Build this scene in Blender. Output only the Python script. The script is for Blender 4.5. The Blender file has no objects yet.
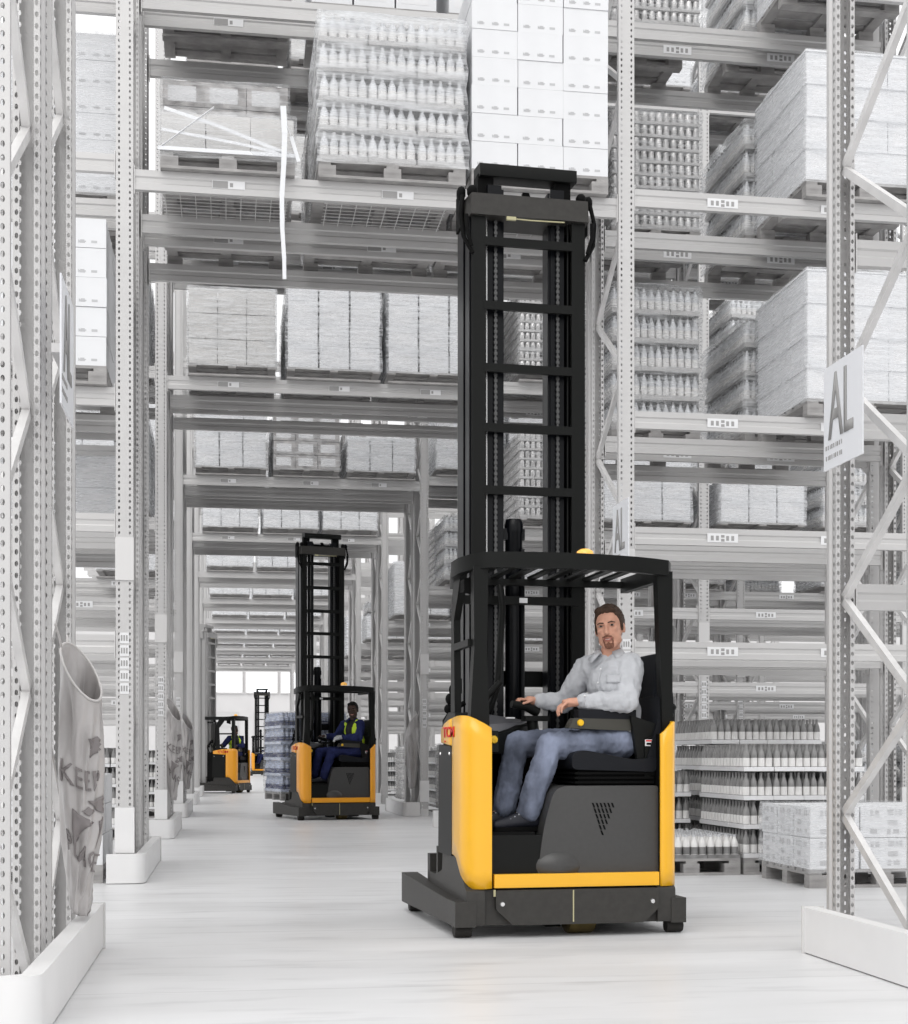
import bpy, bmesh, math, random
from mathutils import Vector, Matrix, noise
random.seed(11)
PI = math.pi
SC = bpy.context.scene
COL = SC.collection

# ------------------------------------------------------------------ materials
MATS = {}
def mat(name, col, rough=0.5, metal=0.0, spec=0.5, noise_amt=0.0, noise_scale=8.0, bump=0.0, bump_scale=60.0, emit=None, stretch=(1, 1, 1), coat=0.0):
    m = bpy.data.materials.new(name); m.use_nodes = True
    nt = m.node_tree; b = nt.nodes['Principled BSDF']
    b.inputs['Base Color'].default_value = (*col, 1)
    b.inputs['Roughness'].default_value = rough
    b.inputs['Metallic'].default_value = metal
    b.inputs['Specular IOR Level'].default_value = spec
    if coat: b.inputs['Coat Weight'].default_value = coat; b.inputs['Coat Roughness'].default_value = 0.15
    if emit:
        b.inputs['Emission Color'].default_value = (*emit[0], 1); b.inputs['Emission Strength'].default_value = emit[1]
    if noise_amt or bump:
        tc = nt.nodes.new('ShaderNodeTexCoord')
        mp = nt.nodes.new('ShaderNodeMapping'); mp.inputs['Scale'].default_value = stretch
        nt.links.new(tc.outputs['Object'], mp.inputs['Vector'])
    if noise_amt:
        n = nt.nodes.new('ShaderNodeTexNoise'); n.inputs['Scale'].default_value = noise_scale; n.inputs['Detail'].default_value = 4
        nt.links.new(mp.outputs['Vector'], n.inputs['Vector'])
        r = nt.nodes.new('ShaderNodeValToRGB')
        r.color_ramp.elements[0].position = 0.3; r.color_ramp.elements[1].position = 0.7
        lo = [max(0, c * (1 - noise_amt)) for c in col]; hi = [min(1, c * (1 + noise_amt)) for c in col]
        r.color_ramp.elements[0].color = (*lo, 1); r.color_ramp.elements[1].color = (*hi, 1)
        nt.links.new(n.outputs['Fac'], r.inputs['Fac']); nt.links.new(r.outputs['Color'], b.inputs['Base Color'])
    if bump:
        n2 = nt.nodes.new('ShaderNodeTexNoise'); n2.inputs['Scale'].default_value = bump_scale; n2.inputs['Detail'].default_value = 3
        nt.links.new(mp.outputs['Vector'], n2.inputs['Vector'])
        bp = nt.nodes.new('ShaderNodeBump'); bp.inputs['Strength'].default_value = bump; bp.inputs['Distance'].default_value = 0.01
        nt.links.new(n2.outputs['Fac'], bp.inputs['Height']); nt.links.new(bp.outputs['Normal'], b.inputs['Normal'])
    MATS[name] = m
    return m

def holes_mat(name, col):
    """Galvanised steel punched with two columns of holes (object coordinates: x across, z up)."""
    m = mat(name, col, 0.42, 0.25, 0.5)
    nt = m.node_tree; b = nt.nodes['Principled BSDF']; L = nt.links
    tc = nt.nodes.new('ShaderNodeTexCoord'); sp = nt.nodes.new('ShaderNodeSeparateXYZ'); L.new(tc.outputs['Object'], sp.inputs[0])
    def M(op, a, bb=None, cc=None):
        n = nt.nodes.new('ShaderNodeMath'); n.operation = op
        for i, v in enumerate((a, bb, cc)):
            if v is None: continue
            if isinstance(v, (int, float)): n.inputs[i].default_value = v
            else: L.new(v, n.inputs[i])
        return n.outputs[0]
    zz = M('SUBTRACT', M('FRACT', M('DIVIDE', sp.outputs['Z'], 0.05)), 0.5)
    dz = M('MULTIPLY', zz, 0.05 / 0.012)
    dx = M('DIVIDE', M('SUBTRACT', M('ABSOLUTE', sp.outputs['X']), 0.042), 0.0075)
    d = M('ADD', M('MULTIPLY', dz, dz), M('MULTIPLY', dx, dx))
    # side webs carry one column of holes (y across)
    dy = M('DIVIDE', M('SUBTRACT', M('ABSOLUTE', sp.outputs['Y']), 0.072), 0.0085)
    ds = M('ADD', M('MULTIPLY', dz, dz), M('MULTIPLY', dy, dy))
    hole = M('MAXIMUM', M('LESS_THAN', d, 1.0), M('LESS_THAN', ds, 1.0))
    n = nt.nodes.new('ShaderNodeTexNoise'); n.inputs['Scale'].default_value = 5
    L.new(tc.outputs['Object'], n.inputs['Vector'])
    mixn = nt.nodes.new('ShaderNodeMix'); mixn.data_type = 'RGBA'
    mixn.inputs[6].default_value = (*[c * 0.93 for c in col], 1); mixn.inputs[7].default_value = (*[min(1, c * 1.05) for c in col], 1)
    L.new(n.outputs['Fac'], mixn.inputs[0])
    mx = nt.nodes.new('ShaderNodeMix'); mx.data_type = 'RGBA'
    L.new(hole, mx.inputs[0]); L.new(mixn.outputs[2], mx.inputs[6]); mx.inputs[7].default_value = (0.12, 0.11, 0.11, 1)
    L.new(mx.outputs[2], b.inputs['Base Color'])
    # the punched holes are open: what is behind shows through
    L.new(M('SUBTRACT', 1.0, hole), b.inputs['Alpha'])
    return m

def film_mat(name, alpha, col=(0.86, 0.87, 0.885), scale=(2, 2, 22)):
    """Stretch film: clear with whiter streaks where the plies overlap."""
    m = bpy.data.materials.new(name); m.use_nodes = True
    nt = m.node_tree; L = nt.links
    b = nt.nodes['Principled BSDF']; b.inputs['Base Color'].default_value = (*col, 1); b.inputs['Roughness'].default_value = 0.25
    b.inputs['Specular IOR Level'].default_value = 0.6
    tc = nt.nodes.new('ShaderNodeTexCoord'); mp = nt.nodes.new('ShaderNodeMapping'); mp.inputs['Scale'].default_value = scale
    mp.inputs['Rotation'].default_value = (0.12, 0.09, 0)
    L.new(tc.outputs['Object'], mp.inputs['Vector'])
    n = nt.nodes.new('ShaderNodeTexNoise'); n.inputs['Scale'].default_value = 1.6; n.inputs['Detail'].default_value = 5; n.inputs['Roughness'].default_value = 0.65
    L.new(mp.outputs['Vector'], n.inputs['Vector'])
    r = nt.nodes.new('ShaderNodeValToRGB')
    r.color_ramp.elements[0].position = 0.42; r.color_ramp.elements[0].color = (alpha * 0.35,) * 3 + (1,)
    r.color_ramp.elements[1].position = 0.68; r.color_ramp.elements[1].color = (min(1, alpha * 2.1),) * 3 + (1,)
    L.new(n.outputs['Fac'], r.inputs['Fac'])
    bp = nt.nodes.new('ShaderNodeBump'); bp.inputs['Strength'].default_value = 0.22; bp.inputs['Distance'].default_value = 0.02
    L.new(n.outputs['Fac'], bp.inputs['Height']); L.new(bp.outputs['Normal'], b.inputs['Normal'])
    # thin film scatters light through as well as back
    tl = nt.nodes.new('ShaderNodeBsdfTranslucent'); tl.inputs['Color'].default_value = (*col, 1)
    m1 = nt.nodes.new('ShaderNodeMixShader'); m1.inputs[0].default_value = 0.45; L.new(b.outputs[0], m1.inputs[1]); L.new(tl.outputs[0], m1.inputs[2])
    tr = nt.nodes.new('ShaderNodeBsdfTransparent')
    m2 = nt.nodes.new('ShaderNodeMixShader'); L.new(r.outputs['Color'], m2.inputs[0]); L.new(tr.outputs[0], m2.inputs[1]); L.new(m1.outputs[0], m2.inputs[2])
    L.new(m2.outputs[0], nt.nodes['Material Output'].inputs['Surface'])
    MATS[name] = m
    return m

G = lambda v, w=0.985: (v, v * w, v * w * 0.992)
STEEL = mat('galvanised_steel', G(0.60), 0.40, 0.25, 0.5, 0.08, 3.0, stretch=(1, 1, 0.2))
BEAMST = mat('beam_steel', G(0.53), 0.42, 0.25, 0.5, 0.10, 2.5, stretch=(0.25, 1, 1))
BRACEST = mat('brace_steel', G(0.70), 0.35, 0.3, 0.5, 0.08, 6)
PERF = holes_mat('perforated_steel', G(0.56))
GUARDW = mat('white_protector', (0.76, 0.755, 0.755), 0.4, 0.0, 0.4, 0.03, 3)
PLATEG = mat('plate_grey', G(0.66), 0.45, 0.1)
LABELW = mat('label_white', (0.76, 0.76, 0.77), 0.5)
LABELD = mat('label_print', G(0.32), 0.6)
SIGNW = mat('sign_white', (0.78, 0.79, 0.82), 0.35)
SIGNT = mat('sign_letter', G(0.30), 0.5)
WOOD = mat('pallet_wood', (0.345, 0.335, 0.33), 0.75, 0, 0.2, 0.22, 6, 0.4, 40, stretch=(1, 1, 4))
CARTW = mat('white_carton', (0.745, 0.75, 0.765), 0.55, 0, 0.3, 0.03, 4)
CARTG = mat('pale_grey_carton', (0.60, 0.59, 0.58), 0.6, 0, 0.3, 0.06, 4)
CARTB = mat('dull_carton', (0.52, 0.50, 0.49), 0.6, 0, 0.3, 0.10, 5)
CARTM = mat('printed_carton', (0.40, 0.385, 0.38), 0.6, 0, 0.3, 0.45, 9)
PRINT = mat('carton_print', (0.50, 0.50, 0.51), 0.6)
PANEL = mat('carton_panel', (0.75, 0.75, 0.76), 0.6)
CANM = mat('can_metal', G(0.62), 0.3, 0.5, 0.5, 0.35, 14)
TRAYM = mat('card_tray', G(0.50), 0.7, 0, 0.2, 0.1, 5)
BOTTLEM = mat('clear_bottle', (0.62, 0.63, 0.65), 0.25, 0, 0.6, 0.25, 10)
BOTDARK = mat('dark_bottle', G(0.22), 0.3, 0, 0.6, 0.3, 10)
BOTLAB = mat('bottle_label', (0.76, 0.75, 0.74), 0.5, 0, 0.3, 0.1, 12)
CAPM = mat('bottle_cap', (0.80, 0.80, 0.80), 0.4)
FILM = film_mat('stretch_film', 0.40)
FILMT = film_mat('thin_stretch_film', 0.26)
FILMH = film_mat('heavy_stretch_film', 0.62, scale=(1.4, 1.4, 12))
FILMW = film_mat('film_band', 0.8, scale=(1, 1, 9))
TAPE = mat('film_tail_white', (0.80, 0.81, 0.83), 0.3)
YEL = mat('yellow_paint', (0.88, 0.455, 0.013), 0.32, 0, 0.5, 0.02, 4, coat=0.4)
ORA = mat('orange_paint', (0.93, 0.385, 0.010), 0.32, 0, 0.5, 0.02, 4, coat=0.4)
BLK = mat('black_paint', (0.0075, 0.008, 0.0075), 0.42, 0, 0.16)
BLKG = mat('black_rail', (0.003, 0.0035, 0.005), 0.28, 0.0, 0.22)
CHARC = mat('charcoal_body', (0.040, 0.038, 0.035), 0.48, 0, 0.30, 0.10, 30, 0.05, 300)
HOODM = mat('hood_plastic', (0.050, 0.049, 0.048), 0.34, 0, 0.45, 0.05, 40, 0.05, 400)
DEEP = mat('deep_black', (0.004, 0.004, 0.004), 0.7, 0, 0.1)
SEATM = mat('seat_vinyl', (0.008, 0.009, 0.012), 0.5, 0, 0.2, 0, 8, 0.1, 200)
ARMP = mat('armrest_panel', (0.045, 0.043, 0.034), 0.5)
DASHG = mat('dash_grey', (0.11, 0.11, 0.12), 0.35, 0, 0.5)
CHROME = mat('bright_metal', (0.75, 0.75, 0.75), 0.25, 0.8)
CHAINM = mat('chain_steel', (0.10, 0.10, 0.10), 0.35, 0.6)
RUBBER = mat('rubber_tyre', (0.022, 0.020, 0.018), 0.7, 0, 0.3)
DRIVEW = mat('drive_wheel_tread', (0.085, 0.062, 0.018), 0.6, 0, 0.3, 0.2, 20)
REDT = mat('red_lettering', (0.72, 0.02, 0.015), 0.4)
AMBER = mat('amber_lens', (0.95, 0.50, 0.10), 0.25, 0, 0.5, emit=((1.0, 0.5, 0.1), 0.35))
YBTN = mat('yellow_button', (0.85, 0.50, 0.01), 0.4)
OLIVE = mat('pale_olive_tag', (0.45, 0.42, 0.25), 0.5)
GREYMAST = mat('washed_out_mast', G(0.34), 0.45, 0.1)  # dark mast drawn pale: the washed-out look of distance is put into its colour
SACK = mat('grey_sack_film', (0.47, 0.45, 0.445), 0.34, 0, 0.45, 0.06, 5, 0.45, 16)
SACKIN = mat('sack_inside', (0.62, 0.60, 0.59), 0.5)
SACKP = mat('sack_print', (0.22, 0.20, 0.20), 0.5)
SKIN = mat('light_skin', (0.64, 0.34, 0.24), 0.5, 0, 0.35, 0.10, 30)
SKIND = mat('dark_skin', (0.06, 0.03, 0.022), 0.45, 0, 0.4)
HAIRM = mat('brown_hair', (0.055, 0.030, 0.018), 0.6, 0, 0.3, 0.4, 60, 0.6, 120)
HAIRB = mat('black_hair', (0.008, 0.007, 0.007), 0.7, 0, 0.3)
BEARDM = mat('brown_beard', (0.20, 0.092, 0.060), 0.7, 0, 0.2, 0.3, 90)
EYEW = mat('eye_white', (0.42, 0.36, 0.32), 0.3)
IRIS = mat('dark_iris', (0.03, 0.02, 0.015), 0.2)
LIPM = mat('lip', (0.40, 0.14, 0.11), 0.45)
TEETH = mat('teeth', (0.62, 0.52, 0.46), 0.3)
SHIRT = mat('grey_work_shirt', (0.50, 0.51, 0.535), 0.8, 0, 0.15, 0.06, 12, 0.35, 45)
SHIRTP = mat('shirt_panel', (0.50, 0.51, 0.535), 0.8, 0, 0.15, 0.05, 12, 0.25, 45)
JEANS = mat('grey_blue_jeans', (0.155, 0.175, 0.235), 0.85, 0, 0.1, 0.60, 5.5, 0.4, 60, stretch=(1, 1, 0.6))
NAVY = mat('navy_workwear', (0.016, 0.022, 0.085), 0.8, 0, 0.2, 0.3, 10, 0.3, 50)
VESTD = mat('dark_vest_front', (0.010, 0.010, 0.013), 0.8)
NEON = mat('neon_vest', (0.62, 0.86, 0.035), 0.6, emit=None)
GLOVE = mat('pale_glove', (0.48, 0.49, 0.50), 0.8)
SHOEM = mat('dark_shoe', (0.012, 0.013, 0.020), 0.5, 0, 0.4)
SHOEB = mat('shoe_lace_grey', (0.35, 0.36, 0.40), 0.6)
WALLM = mat('pale_cladding', (0.62, 0.61, 0.61), 0.6, 0, 0.3, 0.03, 1)
DOORM = mat('dock_door_panel', (0.55, 0.545, 0.545), 0.5)
LITWIN = mat('lit_window', (0.9, 0.92, 0.95), 0.4, emit=((0.95, 0.98, 1.0), 1.1))
BLUEB = mat('water_bottle_pack', (0.50, 0.55, 0.68), 0.2, 0, 0.6, 0.30, 18)
BLUEC = mat('dark_blue_pack', (0.045, 0.055, 0.13), 0.35, 0, 0.5, 0.3, 25)

# ------------------------------------------------------------------ mesh builder
class MB:
    def __init__(s): s.bm = bmesh.new(); s.mi = 0
    def _f(s, vs):
        try:
            f = s.bm.faces.new(vs); f.material_index = s.mi; return f
        except ValueError: return None
    def box(s, x0, x1, y0, y1, z0, z1):
        v = [s.bm.verts.new((x, y, z)) for x in (x0, x1) for y in (y0, y1) for z in (z0, z1)]
        for q in ((0, 1, 3, 2), (4, 6, 7, 5), (0, 4, 5, 1), (2, 3, 7, 6), (0, 2, 6, 4), (1, 5, 7, 3)): s._f([v[i] for i in q])
        return v
    def hexa(s, P):
        """P: eight points, x-major then y then z, as box()"""
        v = [s.bm.verts.new(p) for p in P]
        for q in ((0, 1, 3, 2), (4, 6, 7, 5), (0, 4, 5, 1), (2, 3, 7, 6), (0, 2, 6, 4), (1, 5, 7, 3)): s._f([v[i] for i in q])
        return v
    def prism(s, axis, pts, a0, a1):
        def P(u, w, a):
            return {'x': (a, u, w), 'y': (u, a, w), 'z': (u, w, a)}[axis]
        A = [s.bm.verts.new(P(u, w, a0)) for u, w in pts]; B = [s.bm.verts.new(P(u, w, a1)) for u, w in pts]
        n = len(pts)
        s._f(A); s._f(B[::-1])
        for i in range(n): s._f([A[i], B[i], B[(i + 1) % n], A[(i + 1) % n]])
    def ribbon(s, axis, path, t, a0, a1):
        """A bent plate: 2-D path thickened by t, extruded along axis."""
        n = len(path); off = []
        for i in range(n):
            p = Vector(path[i]); d = Vector((0, 0))
            if i: d += (p - Vector(path[i - 1])).normalized()
            if i < n - 1: d += (Vector(path[i + 1]) - p).normalized()
            d.normalize(); nn = Vector((-d.y, d.x))
            k = 1.0
            if 0 < i < n - 1:
                e = (Vector(path[i + 1]) - p).normalized(); c = abs(e.x * -nn.y + e.y * nn.x); k = 1 / max(0.5, math.sqrt(max(0.0, 1 - (e.dot(nn)) ** 2)))
            off.append(p + nn * t * k)
        pts = [tuple(p) for p in path]; 
        def P(u, w, a): return {'x': (a, u, w), 'y': (u, a, w), 'z': (u, w, a)}[axis]
        rows = []
        for a in (a0, a1):
            rows.append(([s.bm.verts.new(P(*p, a)) for p in pts], [s.bm.verts.new(P(*p, a)) for p in off]))
        (A, Ao), (B, Bo) = rows
        for i in range(n - 1):
            s._f([A[i], A[i + 1], B[i + 1], B[i]]); s._f([Ao[i + 1], Ao[i], Bo[i], Bo[i + 1]])
            s._f([A[i + 1], A[i], Ao[i], Ao[i + 1]]); s._f([B[i], B[i + 1], Bo[i + 1], Bo[i]])
        s._f([A[0], B[0], Bo[0], Ao[0]]); s._f([B[-1], A[-1], Ao[-1], Bo[-1]])
    def tube(s, pts, r, n=8, caps=True):
        pts = [Vector(p) for p in pts]; rs = r if isinstance(r, (list, tuple)) else [r] * len(pts)
        rings = []; up = None
        for i, p in enumerate(pts):
            d = (pts[min(i + 1, len(pts) - 1)] - pts[max(i - 1, 0)])
            d = d.normalized() if d.length else Vector((0, 0, 1))
            if up is None: up = Vector((0, 0, 1)) if abs(d.z) < 0.9 else Vector((1, 0, 0))
            a = d.cross(up).normalized(); b = a.cross(d).normalized(); up = b
            rings.append([s.bm.verts.new(p + (a * math.cos(t * 2 * PI / n) + b * math.sin(t * 2 * PI / n)) * rs[i]) for t in range(n)])
        for A, B in zip(rings, rings[1:]):
            for t in range(n): s._f([A[t], A[(t + 1) % n], B[(t + 1) % n], B[t]])
        if caps: s._f(rings[0][::-1]); s._f(rings[-1])
    def bar(s, p, q, w, h):
        """A rectangular bar from p to q."""
        p, q = Vector(p), Vector(q); d = (q - p).normalized()
        up = Vector((0, 0, 1)) if abs(d.z) < 0.95 else Vector((0, 1, 0))
        a = d.cross(up).normalized() * w / 2; b = a.cross(d).normalized() * h / 2
        v = [s.bm.verts.new(c + sa * a + sb * b) for c in (p, q) for sa in (-1, 1) for sb in (-1, 1)]
        for f in ((0, 1, 3, 2), (4, 6, 7, 5), (0, 4, 5, 1), (2, 3, 7, 6), (0, 2, 6, 4), (1, 5, 7, 3)): s._f([v[i] for i in f])
    def sweep(s, path, w, h, n_up=Vector((0, 0, 1))):
        """Rectangular section w (sideways) by h (up) swept on a path lying about level; caps on."""
        path = [Vector(p) for p in path]; rings = []
        for i, p in enumerate(path):
            d = (path[min(i + 1, len(path) - 1)] - path[max(i - 1, 0)]).normalized()
            a = d.cross(n_up).normalized() * w / 2; b = n_up * h / 2
            rings.append([s.bm.verts.new(p + a * x + b * y) for x, y in ((-1, -1), (1, -1), (1, 1), (-1, 1))])
        for A, B in zip(rings, rings[1:]):
            for t in range(4): s._f([A[t], A[(t + 1) % 4], B[(t + 1) % 4], B[t]])
        s._f(rings[0][::-1]); s._f(rings[-1])
    def lathe(s, prof, c=(0, 0, 0), n=12, axis='z'):
        rings = []
        for r, z in prof:
            ring = []
            for t in range(n):
                x, y = r * math.cos(2 * PI * t / n), r * math.sin(2 * PI * t / n)
                p = {'z': (x, y, z), 'x': (z, x, y), 'y': (x, z, y)}[axis]
                ring.append(s.bm.verts.new((c[0] + p[0], c[1] + p[1], c[2] + p[2])))
            rings.append(ring)
        for A, B in zip(rings, rings[1:]):
            for t in range(n): s._f([A[t], A[(t + 1) % n], B[(t + 1) % n], B[t]])
        s._f(rings[0][::-1]); s._f(rings[-1])
    def ell(s, c, r, n=14, M=None):
        c = Vector(c); rings = []; m = n // 2
        for j in range(1, m):
            ph = PI * j / m
            rings.append([(r[0] * math.sin(ph) * math.cos(2 * PI * t / n), r[1] * math.sin(ph) * math.sin(2 * PI * t / n), r[2] * math.cos(ph)) for t in range(n)])
        X = lambda p: s.bm.verts.new(c + (M @ Vector(p) if M else Vector(p)))
        R = [[X(p) for p in g] for g in rings]; T = X((0, 0, r[2])); B = X((0, 0, -r[2]))
        for t in range(n):
            s._f([T, R[0][t], R[0][(t + 1) % n]]); s._f([B, R[-1][(t + 1) % n], R[-1][t]])
            for a, b in zip(R, R[1:]): s._f([a[t], b[t], b[(t + 1) % n], a[(t + 1) % n]])
    def cap(s, p, q, r0, r1, n=12):
        """A tapered capsule."""
        p, q = Vector(p), Vector(q); d = (q - p); L = d.length; d = d / L if L else Vector((0, 0, 1))
        pts, rs = [], []
        for k in range(5):
            a = PI / 2 * k / 4; pts.append(p - d * r0 * math.cos(a)); rs.append(max(1e-4, r0 * math.sin(a)))
        for k in range(1, 4): pts.append(p + d * L * k / 4); rs.append(r0 + (r1 - r0) * k / 4)
        for k in range(5):
            a = PI / 2 * k / 4; pts.append(q + d * r1 * math.sin(a)); rs.append(max(1e-4, r1 * math.cos(a)))
        s.tube(pts, rs, n)
    def transform(s, M): bmesh.ops.transform(s.bm, matrix=M, verts=s.bm.verts)
    def bevel(s, w, seg=2, ang=30):
        es = [e for e in s.bm.edges if len(e.link_faces) == 2 and e.calc_face_angle(0) > math.radians(ang)]
        bmesh.ops.bevel(s.bm, geom=es, offset=w, segments=seg, profile=0.6, affect='EDGES', clamp_overlap=True)
    def mesh(s, name, mats, smooth=None):
        bmesh.ops.recalc_face_normals(s.bm, faces=s.bm.faces)
        me = bpy.data.meshes.new(name); s.bm.to_mesh(me); s.bm.free()
        for m in (mats if isinstance(mats, (list, tuple)) else [mats]): me.materials.append(m)
        if smooth is not None:
            for p in me.polygons: p.use_smooth = True
            if smooth < 179: me.set_sharp_from_angle(angle=math.radians(smooth))
        return me
    def build(s, name, mats, parent=None, smooth=None, bev=0, seg=2):
        if bev: s.bevel(bev, seg); smooth = 40 if smooth is None else smooth
        return obj(name, s.mesh(name, mats, smooth), parent)

def obj(name, me, parent=None, loc=None):
    o = bpy.data.objects.new(name, me); COL.objects.link(o)
    if parent: o.parent = parent
    if loc: o.location = loc
    return o
def tag(o, label, cat, group=None, kind=None):
    if label: o['label'] = label
    if cat: o['category'] = cat
    if group: o['group'] = group
    if kind: o['kind'] = kind
    return o
def thing(name, label, cat, loc=(0, 0, 0), rz=0.0, group=None):
    o = bpy.data.objects.new(name, None); COL.objects.link(o)
    o.location = loc; o.rotation_euler = (0, 0, rz); o.empty_display_size = 0.1
    return tag(o, label, cat, group)
def struct(o): o['kind'] = 'structure'; return o
KIDS = {}
def copy_tree(o, parent=None):
    c = o.copy(); COL.objects.link(c)
    if parent: c.parent = parent
    for ch in list(o.children): copy_tree(ch, c)
    return c
def remesh(mb, name, voxel, smooth_it=4, fold=None, mats=None):
    """Union of the shapes in mb as one continuous skin."""
    bmesh.ops.recalc_face_normals(mb.bm, faces=mb.bm.faces)
    me = bpy.data.meshes.new('tmp'); mb.bm.to_mesh(me); mb.bm.free()
    o = bpy.data.objects.new('tmp', me); COL.objects.link(o)
    r = o.modifiers.new('r', 'REMESH'); r.mode = 'VOXEL'; r.voxel_size = voxel
    if smooth_it:
        sm = o.modifiers.new('s', 'SMOOTH'); sm.iterations = smooth_it; sm.factor = 0.5
    dg = bpy.context.evaluated_depsgraph_get(); dg.update()
    out = bpy.data.meshes.new_from_object(o.evaluated_get(dg)); out.name = name
    bpy.data.objects.remove(o); bpy.data.meshes.remove(me)
    if fold:
        nr = [v.normal.copy() for v in out.vertices]
        for v, n in zip(out.vertices, nr): v.co += n * fold(v.co)
    out.materials.clear()
    for m in (mats or []): out.materials.append(m)
    for p in out.polygons: p.use_smooth = True
    return out
def text_mesh(txt, size, depth=0.002, bold=0.0):
    c = bpy.data.curves.new('t', 'FONT'); c.body = txt; c.size = size; c.extrude = depth; c.offset = bold; c.resolution_u = 3
    o = bpy.data.objects.new('t', c); COL.objects.link(o)
    dg = bpy.context.evaluated_depsgraph_get(); dg.update()
    me = bpy.data.meshes.new_from_object(o.evaluated_get(dg))
    bpy.data.objects.remove(o); bpy.data.curves.remove(c)
    xs = [v.co.x for v in me.vertices]; ys = [v.co.y for v in me.vertices]
    return me, (min(xs), max(xs), min(ys), max(ys))
def text_part(name, txt, material, parent, origin, u, v, height, width=None, bold=0.0, depth=0.003, warp=None):
    """Raised lettering whose lower left is origin, running along u with up v; height is that of the letters."""
    me, (x0, x1, y0, y1) = text_mesh(txt, 1.0, 0.0, bold)
    u, v = Vector(u).normalized(), Vector(v).normalized(); n = u.cross(v)
    sy = height / (y1 - y0); sx = (width / (x1 - x0)) if width else sy
    bm = bmesh.new(); bm.from_mesh(me); bpy.data.meshes.remove(me)
    if warp: bmesh.ops.subdivide_edges(bm, edges=bm.edges, cuts=1)
    g = bmesh.ops.extrude_face_region(bm, geom=bm.faces[:])
    top = {e for e in g['geom'] if isinstance(e, bmesh.types.BMVert)}
    for w in bm.verts:
        a, b = (w.co.x - x0) * sx, (w.co.y - y0) * sy; h = depth if w in top else -depth * 0.5
        w.co = warp(a, b, h) if warp else Vector(origin) + u * a + v * b + n * h
    bmesh.ops.recalc_face_normals(bm, faces=bm.faces)
    out = bpy.data.meshes.new(name); bm.to_mesh(out); bm.free(); out.materials.append(material)
    return obj(name, out, parent)
def rounded(pts, r, n=4):
    """Round the corners of a closed 2-D polygon; r may be one radius or a list."""
    out = []; N = len(pts)
    for i in range(N):
        p = Vector(pts[i]); a = Vector(pts[i - 1]) - p; b = Vector(pts[(i + 1) % N]) - p
        ri = r[i] if isinstance(r, (list, tuple)) else r
        if ri <= 0: out.append(tuple(p)); continue
        ri = min(ri, a.length * 0.48, b.length * 0.48); A = p + a.normalized() * ri; B = p + b.normalized() * ri
        for k in range(n + 1):
            t = k / n; out.append(tuple(A * (1 - t) ** 2 + p * 2 * t * (1 - t) + B * t * t))
    return out

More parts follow.
